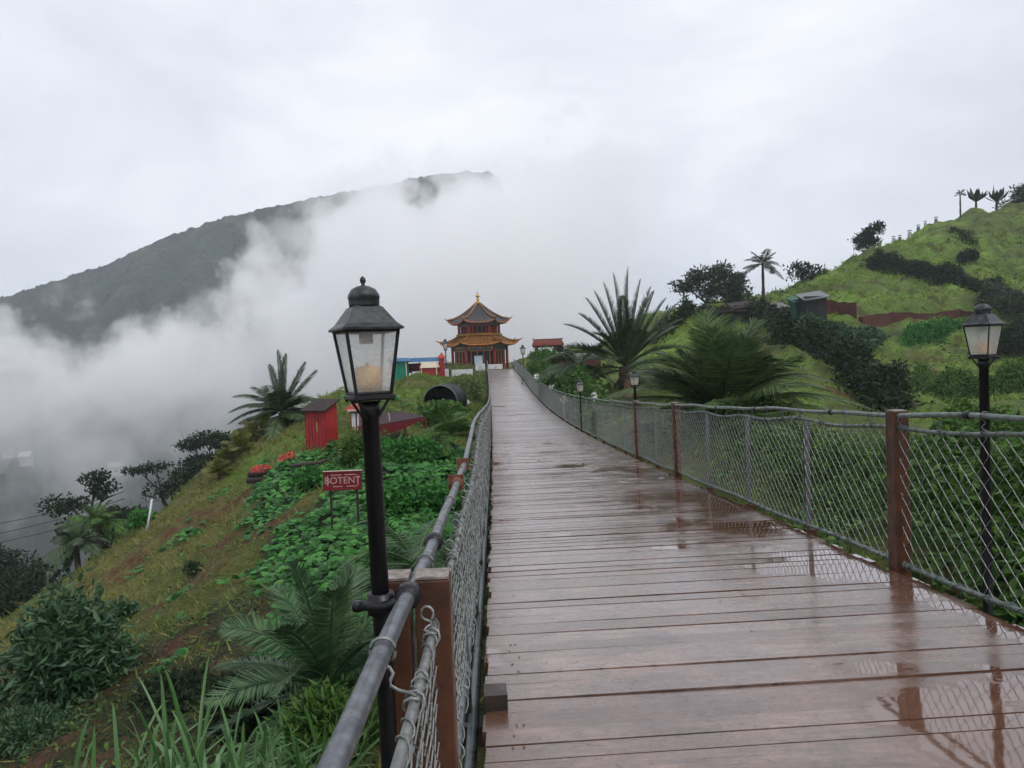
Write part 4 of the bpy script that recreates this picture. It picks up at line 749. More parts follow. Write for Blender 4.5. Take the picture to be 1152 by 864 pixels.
C3('sign_red', (.19, .010, .018), (.13, .008, .014), .4); C3('sign_paint', (.48, .33, .30), (.36, .22, .20), .5, 30); C3('log_black', (.022, .018, .018), (.04, .033, .03), .6); C3('flower_red', (.60, .035, .035), (.55, .16, .13), .5, 20); C3('mustard', (.55, .40, .10), (.4, .28, .08), .5); C3('sky_poster', (.35, .48, .62), (.55, .6, .66), .5, 2)
# ------------------------------------------------------------ pagoda
pc = P(540.5, 414, 90); pz = pc[2]-.15; S6 = 6
pg = empty('pagoda', (pc[0], 90, pz), 'two-storey hexagonal pagoda with upturned orange roofs and golden finial, at the bridge end', 'pagoda')
PR = math.radians(4)
def hx(R_, a, z, ro=PR):   # a in corners (0..6), corner 0 to the right
    k = int(math.floor(a)) % 6; f = a-math.floor(a); c0 = np.array([math.cos(k*PI/3+ro), math.sin(k*PI/3+ro)]); c1 = np.array([math.cos((k+1)*PI/3+ro), math.sin((k+1)*PI/3+ro)]); v = (c0*(1-f)+c1*f)*R_
    return np.array([pc[0]+v[0], 90+v[1], pz+z])
def proof(name, R0_, R1_, z0, z1, lift, mt, pw=1.55):
    nu, na = 12, 10; V = []
    for q in range(nu):
        u = q/(nu-1); rr = R0_*(1-u)+R1_*u
        for a in range(6*na):
            f = (a % na)/na; cr = abs(f-.5)*2; z = z0+(z1-z0)*u**pw+lift*cr**4*(1-u)**2.2; V.append(hx(rr*(1+.035*cr**6*(1-u)), a/na, z))
    V = np.array(V); n = 6*na; i = np.arange(nu-1)[:, None]*n; j = np.arange(n)[None]; F = np.stack([i+j, i+(j+1) % n, i+n+(j+1) % n, i+n+j], -1).reshape(-1, 4)
    mb = MB().raw(V, F); mb.raw(V-[0, 0, .16], F[:, ::-1]); e = np.arange(n); mb.raw(np.r_[V[:n], V[:n]-[0, 0, .16]], np.stack([e, n+e, n+(e+1) % n, (e+1) % n], -1))
    r = mb.build(name, mt, pg, True); t = MB()
    for a in range(6):      # rows of half-round tiles, clipped at the hips
        for q in range(15):
            f = (q+.5)/15; pts = []
            for u in np.linspace(0, 1, 10):
                rr = R0_*(1-u)+R1_*u; half = .5*rr; off = (f-.5)*R0_
                if abs(off) > half*.98: break
                ff = .5+off/rr; cr = abs(ff-.5)*2; pts.append(hx(rr, a+min(max(ff, .001), .999), z0+(z1-z0)*u**pw+lift*cr**4*(1-u)**2.2+.03))
            if len(pts) > 2: t.tube(pts, .055, 5)
    t.build('tile_rows', mt, r, True); hp = MB()
    for a in range(6):
        pts = [hx(R0_*1.13, a, z0+lift*1.75), hx(R0_*1.08, a, z0+lift*1.2)]+[hx((R0_*(1-u)+R1_*u)*(1+.035*(1-u)), a, z0+(z1-z0)*u**pw+lift*(1-u)**2.2+.08) for u in np.linspace(0, 1, 10)]
        hp.tube(pts, [.03, .07]+[.10]*10, 8)
        p_ = hx(R0_*.93, a, z0+lift*.9); hp.lathe(p_, [(.08, 0), (.10, .15), (.05, .3), (.015, .42)], 6)
    hp.build('hip_ridge', M['orange_tiles'], r, True); e = MB()
    for q in range(6): e.tube([hx(R0_*1.01, q+f, z0+lift*(abs(f-.5)*2)**4-.05) for f in np.linspace(0, .999, 12)], .06, 6)
    e.build('eave_edge', M['gilded_metal'] if False else M['orange_paint'], r)
    return r
def storey(z0, z1, R_, door):
    for a in range(6): MB().tube([hx(R_, a, z0), hx(R_, a, z1)], .17, 10).build('column', M['vermilion_paint'], pg, True)
    wl = MB(); cols = MB(); lint = MB(); band = MB(); dr = MB(); gold = MB()
    for a in range(6):
        A = hx(R_*.93, a+.001, z0); B = hx(R_*.93, a+.999, z0); ex = norm(B-A); mid = (A+B)/2; out = norm(mid-np.array([pc[0], 90, z0+pz])); out[2] = 0; w_ = np.linalg.norm(B-A); rot = np.stack([ex, -out, [0, 0, 1]], 1); h_ = z1-z0
        wl.box(mid+[0, 0, h_/2]-out*.06, (w_, .08, h_), rot)
        lint.box(mid+[0, 0, h_*.88]+out*.02, (w_, .14, h_*.24), rot)
        for q in range(13): (band if q % 2 else gold).box(mid+ex*(q-6)*w_/13.5+out*.10+[0, 0, h_*(.92 if q % 3 else .86)], (w_/18, .04, h_*.10), rot)
        for q in (-.36, -.12, .12, .36): cols.box(mid+ex*q*w_+out*.03+[0, 0, h_*.38], (.09, .10, h_*.76), rot)
        cols.box(mid+out*.03+[0, 0, h_*.74], (w_*.9, .10, .09), rot)
        if door:
            MB().box(mid+out*.01+[0, 0, h_*.2], (w_*.7, .05, h_*.38), rot).build('door_panel', M['brown_felt'], pg)
        else: dr.box(mid+out*.02+[0, 0, h_*.13], (w_*.84, .06, h_*.26), rot)
    wl.build('wall', M['dark_recess'], pg); cols.build('window_frame', M['orange_paint'] if door else M['vermilion_paint'], pg); l_ = lint.build('painted_lintel', M['blue_green_paint'], pg); band.build('painted_band', M['vermilion_paint'], l_); gold.build('gilt_band', M['gilded_metal'], l_)  # wall slabs coloured near-black to paint the shade of the interior
    if not door: dr.build('balustrade', M['vermilion_paint'], pg)
pl = MB()
for q in (0, 1): pl.lathe((pc[0], 90, pz), [(4.5-.4*q, -1.4+.9*q), (4.5-.4*q, -.5+.45*q)], 6, PR)
pl.build('plinth', M['stone_grey'], pg)
storey(-.05, 3.0, 3.3, True); storey(3.9, 5.7, 2.42, False)
proof('lower_roof', 4.65, 2.3, 2.95, 4.2, .42, M['orange_tiles']); up = proof('upper_roof', 3.65, .18, 5.6, 8.05, .40, M['slate_tiles'], 1.35)
MB().lathe((pc[0], 90, pz), [(2.75, 4.05), (2.80, 4.25), (2.6, 4.3)], 6, PR).build('roof_curb', M['gilded_metal'], pg)
MB().lathe((pc[0], 90, pz), [(3.5, 2.72), (4.15, 2.98)], 6, PR).build('bracket_ring', M['blue_green_paint'], pg); MB().lathe((pc[0], 90, pz), [(2.55, 5.4), (3.1, 5.62)], 6, PR).build('bracket_ring', M['blue_green_paint'], pg)
MB().lathe((pc[0], 90, pz+8.0), [(.38, -.05), (.40, .06), (.22, .12), (.10, .22), (.12, .32), (.23, .45), (.10, .58), (.08, .66), (.20, .76), (.27, .88), (.17, 1.02), (.07, 1.08), (.09, 1.18), (.03, 1.35), (.005, 1.6)], 14).build('finial', M['gilded_metal'], pg, True)
MB().box(hx(3.35, 4.42, .95)+[0, -.12, .1], (.95, .06, 1.15)).build('pale_poster', M['sky_poster'], pg)
st = MB()
for k in range(3): st.box((pc[0]+.3, 85.9-.35*k, pz-.25-.17*k), (4.5+.3*k, .5, .17))
st.build('steps', M['stone_grey'], pg)
# boards and low walls at the bridge head
def slab(name, a, b, z0, z1, th, mt, label, cat, parts=None, group=None):
    """upright board from ground point a to b"""
    a = np.array(a, float); b = np.array(b, float); ex = norm(b-a); nrm = np.array([-ex[1], ex[0], 0]); c_ = (a+b)/2; r = empty(name, (c_[0], c_[1], z0), label, cat, group); w_ = np.linalg.norm((b-a)[:2]); rot = np.stack([ex, nrm, [0, 0, 1]], 1)
    MB().box((c_[0], c_[1], (z0+z1)/2), (w_, th, z1-z0), rot).build('panel', mt, r); po = MB()
    for p_ in (a, b): MB().box((p_[0], p_[1], (z0+z1)/2-.15), (.09, th+.06, z1-z0+.35), rot).build('post', M['brown_felt'], r)
    return r, rot, c_
z8 = float(dz(82.5))
def pxs(x0, x1, r0, r1, Y): a = P(x0, r1, Y); b = P(x1, r1, Y); return (a[0], Y, 0), (b[0], Y, 0), a[2], P(x0, r0, Y)[2]
for x0, x1, r0, r1, Y, lb_ in ((534.5, 546.5, 409.5, 418.5, 83.4, 'white notice board hung left of the bridge head under the pagoda'), (549, 566, 410, 415.5, 84, 'low white banner with a red mark across the bridge head')):
    a, b, z0, z1 = pxs(x0, x1, r0, r1, Y); r, rot, c_ = slab('notice_board', a, b, z0, z1, .05, M['white_wall'], lb_, 'notice board')
    mb = MB()
    if x0 > 540: mb.tube([c_+[.05, -.05, z1-.15], c_+[.12, -.05, (z0+z1)/2], c_+[-.08, -.05, z0+.12]], .035, 5); mb.build('red_mark', M['red_paint'], r)
    else:
        for q in range(3): mb.box(c_+[0, -.035, z0+.3+.16*q], (.5-.1*q, .01, .04))
        mb.build('faint_writing', M['stone_grey'], r)
a, b, z0, z1 = pxs(508, 533, 416, 427, 80); slab('low_wall', a, b, z0-.3, z1, .2, M['white_wall'], 'low white wall on the lawn between the red booth and the bridge', 'wall')
a, b, z0, z1 = pxs(497.5, 506, 415, 428, 78); slab('white_screen', a, b, z0-.2, z1, .1, M['white_wall'], 'narrow white screen right of the red booth', 'screen')
a, b, z0, z1 = pxs(463.5, 474, 418, 428, 75); slab('white_screen', a, b, z0-.2, z1, .1, M['white_wall'], 'small white screen between the green stall and the red booth', 'screen')
def booth(name, px0, px1, rt, rb, Y, label, wallm, roofm, rov=.25, rh=.35, depth=2.0, cat='stall', counter=False):
    a = P(px0, rb, Y); b = P(px1, rb, Y); z1 = P(px0, rt, Y)[2]; z0 = min(a[2], float(H(np.array([a[0]]), np.array([Y]))[0]))-.2; w_ = b[0]-a[0]; cx = (a[0]+b[0])/2; r = empty(name, (cx, Y, z0), label, cat)
    MB().box((cx, Y+depth/2, (z0+z1)/2), (w_, depth, z1-z0)).build('wall', wallm, r)
    MB().box((cx, Y+depth/2, z1+rh/2+.003), (w_+rov*2, depth+rov*2, rh), taper=.8).build('roof', roofm, r)
    for s_ in (-1, 1): MB().box((cx+s_*(w_/2+.03), Y-.04, (z0+z1)/2), (.08, .08, z1-z0)).build('corner_post', M['cream_paint'], r)
    rb_ = MB(); n = max(3, int(w_/.35))
    for k in range(1, n): rb_.box((a[0]+w_*k/n, Y-.02, (z0+z1)/2), (.03, .03, z1-z0-.02))
    rb_.build('wall_battens', wallm, r); return r
booth('market_stall', 440, 457.5, 407, 431, 76, 'green sheeted stall with a blue roof behind the black lantern', M['teal_sheet'], M['blue_roof'], .3, .35)
booth('market_booth', 475, 491.5, 414, 431.5, 74, 'dark red booth with a cream roof on the lawn', M['red_paint'], M['cream_paint'], .15, .55)
g_ = P(468, 420, 78); r = empty('blue_canopy', (g_[0], 78, g_[2]-1.6), 'long blue canopy on posts over a red counter, right of the green stall', 'canopy')
MB().box((g_[0]+.6, 78.8, P(468, 405, 78)[2]), (4.9, 2.4, .42), taper=.86).build('canopy_roof', M['blue_roof'], r); MB().box((g_[0]+.4, 79.3, g_[2]+.55), (4.2, .3, 1.0)).build('counter', M['maroon_paint'], r)
for s_ in (-1.9, 0, 2.2): MB().tube([(g_[0]+.4+s_, 77.8, g_[2]-1.6), (g_[0]+.4+s_, 77.8, g_[2]+1.3)], .06, 6).build('post', M['red_paint'], r)
g_ = P(497.5, 420, 77); r = empty('red_pillar', (g_[0], 77, g_[2]-.8), 'red gate pillar with a little roof, left of the pagoda', 'pillar'); MB().box((g_[0], 77, g_[2]+.35), (.55, .5, 2.4)).build('shaft', M['red_paint'], r); MB().lathe((g_[0], 77, g_[2]+1.55), [(.65, 0), (.6, .12), (.2, .42), (.08, .6)], 4, PI/4).build('cap', M['vermilion_paint'], r)
# red gate on the right
a = P(604.5, 406, 70); b = P(630, 406, 70); zt = P(604, 391, 70)[2]; r = empty('roofed_gate', ((a[0]+b[0])/2, 70, a[2]-.5), 'small red gate with a red tiled roof between the pagoda and the palms', 'gate')
for q in (a, b):
    for y_ in (70, 71.2): MB().box((q[0], y_, (a[2]-.6+zt)/2), (.28, .28, zt-a[2]+.6)).build('post', M['vermilion_paint'], r)
MB().box(((a[0]+b[0])/2, 70.6, zt+.08), (b[0]-a[0]+.7, 1.6, .16)).build('beam', M['maroon_paint'], r)
cx, w_ = (a[0]+b[0])/2, (b[0]-a[0])/2+.45; V = [(cx-w_, 69.5, zt+.16), (cx+w_, 69.5, zt+.16), (cx+w_, 71.7, zt+.16), (cx-w_, 71.7, zt+.16), (cx-w_*.88, 70.6, zt+.72), (cx+w_*.88, 70.6, zt+.72)]
rf = MB().raw(V, [(0, 1, 5, 4), (2, 3, 4, 5), (1, 2, 5), (3, 0, 4), (3, 2, 1, 0)]).build('roof', M['dull_red'], r); t = MB()
for k in range(16): x = cx-w_*.95+k*w_*1.9/15; t.tube([(x, 69.48, zt+.2), (cx+(x-cx)*.9, 70.6, zt+.75)], .04, 5)
t.tube([(cx-w_*.95, 70.6, zt+.82), (cx-w_*.85, 70.6, zt+.75), (cx+w_*.85, 70.6, zt+.75), (cx+w_*.95, 70.6, zt+.82)], .07, 6); t.build('roof_tiles', M['rust'], rf, True)
# planter
a = P(620, 407, 58); b = P(676, 405, 58); za = a[2]; r = empty('planter_wall', ((a[0]+b[0])/2, 58, za-.6), 'long reddish planter wall on the lawn left of the tall cycad', 'planter')
MB().box(((a[0]+b[0])/2, 58.8, za-.15), (b[0]-a[0], 1.5, .75)).build('wall', M['brick_red'], r); MB().box(((a[0]+b[0])/2, 58.8, za+.26), (b[0]-a[0]+.15, 1.65, .08)).build('coping', M['rust'], r); MB().box(((a[0]+b[0])/2, 58.0, za-.5), (b[0]-a[0]+.1, .06, .16)).build('plinth_strip', M['stone_grey'], r)
for k in range(6):
    x = a[0]+(b[0]-a[0])*(.45+.08*k); s_ = random.uniform(.25, .5); mb = MB(); mb.lathe((x, 58.7+.1*(k % 2), za+.3), [(s_*.9, 0), (s_, s_*.4), (s_*.6, s_*.9), (s_*.15, s_*1.1)], 7, k); tag(mb.build('pale_rock', M['pale_stone']), 'pale rock on the reddish planter wall', 'rock', 'rocks on the planter')
bush('dark_shrub', (P(577, 408, 82)[0]+.5, 82, z8-.2), 'dark clipped shrub at the right end of the bridge', (.5, .5, .9), 900, .16, 'dark', .5)
bush('gate_shrub', (P(612, 410, 68)[0], 68, P(612, 410, 68)[2]), 'bright shrub under the red roofed gate', (1.6, 1.0, 1.3), 1800, .25, 'mid', .5)
bush('head_shrub', (P(600, 425, 62)[0], 62, P(600, 425, 62)[2]), 'green shrub by the railing below the gate', (1.3, 1.0, 1.1), 1800, .22, 'mid', .5)
# dark corrugated pipe
c_ = hit(497, 459); R_ = 1.12; r = empty('culvert_pipe', c_, 'big dark corrugated pipe lying open-ended on the lawn', 'pipe'); ax = norm(np.array([.10, .99, 0])); sx_ = np.array([ax[1], -ax[0], 0]); mb = MB(); ths = np.linspace(0, 2*PI, 33)[:-1]
for rr in (R_, R_-.07):
    V = np.array([c_+ax*t+sx_*math.cos(h_)*(rr+.035*math.sin(t*20))+np.array([0, 0, 1])*math.sin(h_)*(rr+.035*math.sin(t*20))+[0, 0, R_*.25] for t in np.linspace(-.4, 3.2, 46) for h_ in ths]); i = np.arange(45)[:, None]*32; j = np.arange(32)[None]; F = np.stack([i+j, i+(j+1) % 32, i+32+(j+1) % 32, i+32+j], -1).reshape(-1, 4); mb.raw(V, F if rr == R_ else F[:, ::-1])
mb.build('pipe_shell', M['black_plastic'], r, True); mb = MB(); mb.tube([c_-ax*.4+[0, 0, R_*.25]+(sx_*math.cos(h_)+np.array([0, 0, 1])*math.sin(h_))*R_ for h_ in np.linspace(0, 2*PI, 40)], .045, 6); mb.build('rim', M['dsteel'], r, True)
MB().raw([c_+ax*3.1+[0, 0, R_*.25]+(sx_*math.cos(h_)+np.array([0, 0, 1])*math.sin(h_))*(R_-.05) for h_ in ths], [tuple(range(32))]).build('dark_end_disc', M['dark_recess'], r)  # dark disc added across the bore, its colour painting the shade inside
# red hut
c_ = hit(360, 504); c_[1] += .4; w_, d_, h_ = .98, .80, 1.75; r = empty('wooden_hut', c_, 'little red hut with a sloping dark roof on the bank left of the lamp', 'hut'); rt = rotz(math.radians(-24)); L_ = lambda x, y, z: c_+rt@np.array([x, y, z])
MB().raw([L_(*v) for v in ((-w_/2, -d_/2, -.2), (w_/2, -d_/2, -.2), (w_/2, d_/2, -.2), (-w_/2, d_/2, -.2), (-w_/2, -d_/2, h_*.86), (w_/2, -d_/2, h_*.86), (w_/2, d_/2, h_*1.04), (-w_/2, d_/2, h_*1.04))], [(3, 2, 1, 0), (4, 5, 6, 7), (0, 1, 5, 4), (1, 2, 6, 5), (2, 3, 7, 6), (3, 0, 4, 7)]).build('wall', M['red_paint'], r)
th = math.atan2(h_*.18, d_); MB().box(L_(0, -.03, h_*.985), (w_+.3, d_+.35, .05), rt@np.array([[1, 0, 0], [0, math.cos(th), -math.sin(th)], [0, math.sin(th), math.cos(th)]])).build('roof', M['brown_felt'], r)
bt = MB()
for k in range(7): bt.box(L_(-w_/2+w_*k/6, -d_/2-.008, h_*.33), (.02, .012, h_*1.02), rt)
bt.build('board_joints', M['maroon_paint'], r); MB().box(L_(.1, -d_/2-.02, .85), (.03, .02, .42), rt).build('handle', M['mustard'], r); MB().box(L_(-w_/2-.012, -.1, 1.25), (.012, .26, .16), rt).build('name_plate', M['pale_stone'], r)
# maroon awning
Y = 29; A = P(412, 494, Y-1.5); B = P(478, 469, Y+2.5); D_ = P(455, 463, Y+4.5); E_ = P(404, 466, Y+2.2); A2 = P(404, 480, Y-.6)
r = empty('awning', (A[0], A[1], A[2]-1.2), 'low maroon pavilion roof behind the black lamp post', 'pavilion'); top = [A2+[0, 0, .1], A+[0, 0, .45], B+[0, 0, .02], D_, E_]
MB().raw(top+[v-[0, 0, .04] for v in top], [(0, 1, 2, 3, 4), (9, 8, 7, 6, 5)]+[(a, 5+a, 5+(a+1) % 5, (a+1) % 5) for a in range(5)]).build('awning_roof', M['grey_awning'], r)
fb = [top[0]-[0, 0, .55], top[1]-[0, 0, .62], top[2]-[0, 0, .12]]; MB().raw([top[0]-[0, .01, .042], top[1]-[0, .02, .042], top[2]-[0, .01, .042]]+fb, [(0, 3, 4, 1), (1, 4, 5, 2), (1, 4, 3, 0), (2, 5, 4, 1)]).build('fascia', M['maroon_paint'], r)
for v in (top[0], top[1], top[2], D_): MB().tube([v-[0, 0, .06], v-[0, 0, 2.0]], .05, 6).build('post', M['maroon_paint'], r)
cd = MB().tube([D_*.55+A*.45+[0, 0, .40+.0], (top[1]+top[2])/2+[-.3, -.02, .05], (top[1]+top[2])/2+[-.28, -.05, -.45]], .015, 5); cd.build('cord', M['pale_stone'], r)
# white and red kiosk behind
a = P(394, 486, 33); r = empty('ticket_booth', (a[0]+.4, 33, a[2]-.3), 'white and red booth with a small tiled roof, just left of the lamp post', 'booth'); w_ = .95; h_ = P(394, 460, 33)[2]-a[2]
MB().box((a[0]+.5, 33.5, a[2]+h_/2-.2), (w_, .9, h_+.3)).build('wall', M['red_paint'], r)
for k in range(2): MB().box((a[0]+.18+.24*k, 32.99, a[2]+h_/2-.15), (.17, .06, h_*.9)).build('white_pillar', M['white_wall'], r)
MB().box((a[0]+.5, 33.4, a[2]+h_+.05), (w_+.35, 1.3, .22), taper=.75).build('roof', M['vermilion_paint'], r); MB().box((a[0]+.45, 32.78, a[2]+h_-.06), (w_, .05, .07)).build('fascia', M['white_wall'], r)
# red sign board
a = P(364.5, 540, 18); b = P(407, 540, 18); zc = a[2]; hw = (b[0]-a[0])/2; cx = (a[0]+b[0])/2; zt = P(385, 530, 18)[2]; zb = P(385, 551, 18)[2]; gz = float(H(np.array([cx]), np.array([18.1]))[0]); hh2 = (zt-zb)/2; zc = (zt+zb)/2
r = empty('sign_board', (cx, 18, gz), 'red wooden sign board with faded pale lettering standing in the vines', 'sign'); rr2 = rotz(.0)
MB().box((cx, 18, zc), (hw*2, .04, hh2*2)).build('board', M['sign_red'], r); f = MB()
for s_ in (-1, 1): f.box((cx, 17.975, zc+s_*(hh2-.012)), (hw*2+.03, .03, .035)); 
for s_ in (-1, 1): f.box((cx+s_*(hw-.01), 17.972, zc), (.035, .03, hh2*2-.06))
f.build('moulding', M['maroon_paint'], r); MB().box((cx, 17.99, zt+.008), (hw*2+.04, .06, .012)).build('top_edge', M['cream_paint'], r)
for s_ in (-1, 1): MB().box((cx+s_*hw*.7, 18.05, (gz+zc)/2-.1), (.05, .05, zc-gz+.2)).build('post', M['dwood'], r)
def text(body, size, loc, parent, name, mt):
    cu = bpy.data.curves.new(name, 'FONT'); cu.body = body; cu.size = size; cu.extrude = .003; cu.align_x = 'CENTER'; cu.align_y = 'CENTER'; tmp = bpy.data.objects.new('tmp', cu); COL.objects.link(tmp)
    me = bpy.data.meshes.new_from_object(tmp.evaluated_get(bpy.context.evaluated_depsgraph_get())); bpy.data.objects.remove(tmp); me.materials.clear(); me.materials.append(mt); me.transform(Matrix.Translation(Vector([float(v) for v in loc]))@Matrix.Rotation(PI/2, 4, 'X')); o = bpy.data.objects.new(name, me); COL.objects.link(o); o.parent = parent; o.matrix_parent_inverse = Matrix.Translation(parent.location).inverted(); return o
text('BOTENT', .23, (cx, 17.965, zc), r, 'lettering', M['sign_paint']); lnb = MB()
for k, (x0, x1) in enumerate(((-.62, -.05), (.1, .72))): lnb.box((cx+hw*(x0+x1)/2, 17.972, zc+hh2*.62), (hw*(x1-x0), .008, .018)); lnb.box((cx+hw*(x0+x1)/2+.03, 17.972, zc-hh2*.62), (hw*(x1-x0)*.9, .008, .018))
for s_ in (-1, 1): lnb.box((cx+s_*hw*.80, 17.972, zc), (.018, .008, hh2*1.1))
lnb.build('painted_border', M['sign_paint'], r)
# planter log with red flowers
c_ = hit(288, 546); r = empty('log_planter', c_, 'black hollow log planter heaped with red flowers at the edge of the vines', 'planter')
for dz_, x0, x1 in ((.16, -.35, .5), (.40, -.28, .62)): MB().tube([c_+[x0, .1, dz_], c_+[(x0+x1)/2, 0, dz_+.05], c_+[x1, .15, dz_+.08]], [.13, .15, .12], 10).build('log', M['log_black'], r, True)
def flowers(c_, R_, n, s_, mt):
    d = rdir(n); d[:, 2] = abs(d[:, 2]); V, F = kites(np.asarray(c_)+d*np.array(R_)*rng.random((n, 1))**.4, norm(d+rdir(n)*.6), norm(np.cross(d, rdir(n))), np.full(n, s_), np.full(n, s_*.8)); return MB().raw(V, F)
flowers(c_+[.25, .05, .5], (.42, .25, .26), 170, .10, mt=None).build('flowers', M['flower_red'], r)['kind'] = 'stuff'
for px, row, lb_ in ((318, 519, 'red flowers growing in the vines right of the log planter'), (328, 517, 'bright red flowers nearest to the red hut')):
    p_ = hit(px, row+5); mb = flowers(p_+[0, 0, .2], (.16, .14, .2), 60, .09, None); mb.tube([p_-[0, 0, .1], p_+[0, 0, .3]], .015, 5); tag(mb.build('flower_clump', M['flower_red']), lb_, 'flowers', 'red flowers on the bank')
p_ = hit(345, 530); tag(MB().tube([p_+[-.55, 0, .15], p_+[-.1, .05, .2], p_+[.5, .15, .24], p_+[.75, .2, .35]], [.06, .09, .08, .03], 8).build('fallen_log', M['bark'], smooth=True), 'dark fallen log lying in the vines above the red sign', 'log')
p_ = hit(389, 518); r = empty('folded_board', p_, 'small cream triangular board leaning in the leaves above the sign', 'board'); MB().raw([p_+[-.25, 0, .45], p_+[-.25, 0, .12], p_+[.35, .1, .2], p_+[-.25, .04, .45], p_+[-.25, .04, .12], p_+[.35, .14, .2]], [(0, 1, 2), (5, 4, 3), (0, 3, 4, 1), (1, 4, 5, 2), (2, 5, 3, 0)]).build('board', M['cream_paint'], r); MB().tube([p_+[-.28, 0, -.1], p_+[-.28, 0, .65]], .02, 6).build('post', M['rust'], r)
# ------------------------------------------------------------ right hill structures
def wall_along(name, pts, h_, th, mt, label, cat='wall'):
    pts = [np.array([q[0], q[1], float(H0(np.array([q[0]]), np.array([q[1]]))[0])]) for q in pts]; mb = MB(); pr = []
    for k, q in enumerate(pts):
        t_ = norm((pts[min(k+1, len(pts)-1)]-pts[max(k-1, 0)])*[1, 1, 0]); n_ = np.array([-t_[1], t_[0], 0])*th/2; hk = h_*(1+.05*math.sin(k*2.3)+.06*math.sin(k*.9)); pr.append([q-n_-[0, 0, .8], q+n_-[0, 0, .8], q+n_+[0, 0, hk], q-n_+[0, 0, hk]])
    V = np.array(pr).reshape(-1, 3); F = []
    for k in range(len(pts)-1): F += [(4*k+a, 4*k+(a+1) % 4, 4*k+4+(a+1) % 4, 4*k+4+a) for a in range(4)]
    F += [(3, 2, 1, 0), tuple(4*(len(pts)-1)+a for a in range(4))]; return tag(mb.raw(V, F).build(name, mt), label, cat)
def dens(L, n=24):
    L = np.array([hit(a, b_)[:2] for a, b_ in L]); u = np.linspace(0, len(L)-1, n); return np.stack([np.interp(u, range(len(L)), L[:, 0]), np.interp(u, range(len(L)), L[:, 1])], -1)
wall_along('retaining_wall', dens(((968, 362), (1000, 361), (1040, 360), (1080, 357), (1110, 355))), .95, .5, M['brick_red'], 'long low dark red retaining wall across the right hill')
wall_along('retaining_wall', dens(((922, 356), (935, 352), (950, 352), (964, 358)), 10), 1.7, .5, M['brick_red'], 'short high red earth wall beside the green netted shed')
def shed(px, row, Y, w_, h_, label, wm, rm, tilt=.25):
    c_ = P(px, row, Y); r = empty('shed', c_-[0, 0, 1.0], label, 'shed'); MB().box((c_[0], Y, c_[2]+h_/2-.6), (w_, 2, h_+.8)).build('wall', wm, r); MB().box((c_[0], Y-.1, c_[2]+h_-.1), (w_+.5, 2.7, .12), [[1, 0, 0], [0, 1, 0], [tilt*.4, tilt, 1]]).build('roof', rm, r)
    MB().box((c_[0]+w_*.15, Y-1.02, c_[2]+h_*.3), (w_*.3, .05, h_*.6)).build('dark_door_panel', M['dark_recess'], r); return r  # dark panel on the wall face, shade of a doorway put into colour
shed(901, 350, 80, 2.0, 1.4, 'shed hung with green netting on the near ridge', M['green_net'], M['green_net']); shed(914, 350, 78, 2.2, 1.7, 'dark shed with a slanting top, right of the green netting', M['black_plastic'], M['dsteel'], .3)
shed(868, 354, 76, 2.4, .9, 'low dark hut among the ridge scrub', M['brown_felt'], M['dwood']); shed(812, 354, 72, 3.6, .4, 'long low dark-roofed shelter at the left end of the ridge', M['dark_recess'], M['dwood'], .02); shed(835, 352, 74, 2.0, .9, 'small brown hut between the shelter and the dark hut', M['brick_red'], M['brown_felt'])
for k, (px, s_) in enumerate(((1006, .55), (1013, .5), (1024, .75), (1034, .6), (1042, .5), (1054, .6))):
    # skyline point along this image column
    Yc = np.linspace(90, 135, 200); xs_ = ray(px, 300)[0]*Yc; zz = H(xs_, Yc); q = int(np.argmax(zz/Yc)); b_ = np.array([xs_[q], Yc[q], zz[q]])
    lab = ['leftmost pale post of the skyline row', 'second skyline post, short and pale', 'third skyline post, broad topped', 'fourth skyline post from the left', 'fifth skyline post, small', 'rightmost skyline post before the thin palm'][k]
    r = empty('stone_marker', b_, lab, 'post', 'posts along the hill skyline'); MB().box(b_+[0, 0, s_*.5-.2], (.62*s_, .5, s_*1.5), taper=.8).build('shaft', M['pale_stone'] if k % 2 == 0 else M['stone_grey'], r); MB().box(b_+[0, 0, s_*1.28], (.66*s_, .55, .16*s_)).build('cap', M['stone_grey'], r)
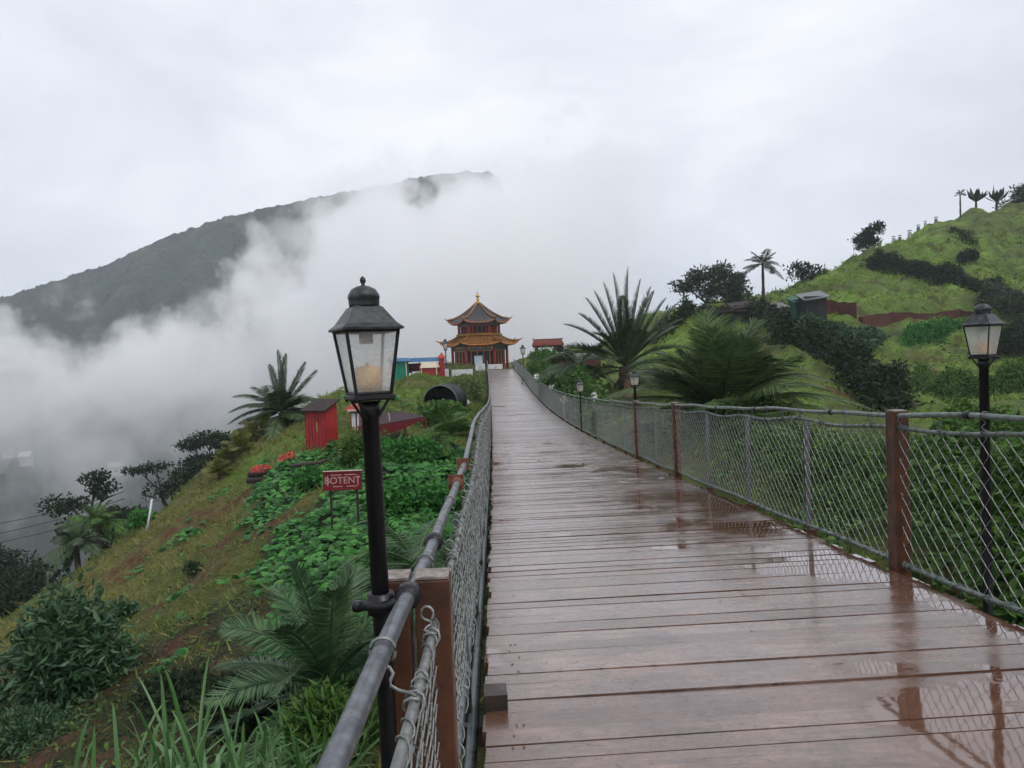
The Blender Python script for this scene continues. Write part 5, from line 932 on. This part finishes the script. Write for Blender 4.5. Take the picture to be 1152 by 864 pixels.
# ------------------------------------------------------------ far left: pole, cables, valley houses
p_ = hit(164, 598); r = empty('utility_pole', p_, 'thin leaning white pole on the crest of the grassy bank', 'pole'); q = P(171, 562, p_[1]); MB().tube([p_-[0, 0, .3], q], .045, 8).build('shaft', M['white_wall'], r, True); MB().tube([q+[-.4, 0, -.1], q+[.4, 0, -.05]], .03, 6).build('crossarm', M['stone_grey'], r)
for k, (r0, r1) in enumerate(((590, 558), (602, 566), (612, 577))):
    a = P(-40, r0+5, 60); b = P(140, r1-5, 54); t = np.linspace(0, 1, 20)[:, None]; tag(MB().tube(a*(1-t)+b*t-np.array([0, 0, 1.])*(t*(1-t)*1.2), .028, 5).build('power_cable', M['black']), ['uppermost of the three cables over the valley', 'middle cable of the three over the valley', 'lowest of the three cables over the valley'][k], 'cable', 'cables over the valley')

for px, row, w_, lb_ in ((14, 512, 7, 'house with a reddish roof faint in the valley mist at the left edge'), (34, 520, 5, 'small pale house beside the reddish roofed one in the valley'), (134, 531, 6, 'lone white roofed house in the valley above the dark trees')):
    loc, nrm, _i, dist = RIDGE.ray_cast(Vector((0, 0, 0)), Vector([float(v) for v in ray(px, row)]).normalized())
    if loc is None: continue
    q = np.array(loc)-[0, 3, 1.5]; r = empty('house', q, lb_, 'house'); MB().box(q+[0, 0, 2.6], (w_, 5, 5.2), rotz(.3)).build('wall', M['pale_stone'], r); a = [(rotz(.3)@np.array(v))+q for v in ((-w_*.56, -4.2, 5.2), (w_*.56, -4.2, 5.2), (w_*.56, 4.2, 5.2), (-w_*.56, 4.2, 5.2), (-w_*.56, 0, 7.6), (w_*.56, 0, 7.6))]
    MB().raw(a, [(0, 1, 5, 4), (2, 3, 4, 5), (1, 2, 5), (3, 0, 4), (3, 2, 1, 0)]).build('roof', M['brick_red'] if px == 14 else M['pale_stone'], r)

for k, (px, row, s_) in enumerate(((524, 452, .34), (518, 462, .30), (528, 441, .36))):
    q = hit(px, row+3); mb = MB().lathe(q-[0, 0, .08], [(s_*.85, 0), (s_, s_*.35), (s_*.85, s_*.8), (s_*.4, s_*1.1), (s_*.05, s_*1.18)], 8, k*1.3); tag(mb.build('pale_boulder', M['pale_stone'], smooth=True), ['pale boulder among the bushes just left of the railing, middle of three', 'lowest of the three pale boulders left of the railing', 'highest of the three pale boulders left of the railing'][k], 'boulder', 'boulders beside the railing')
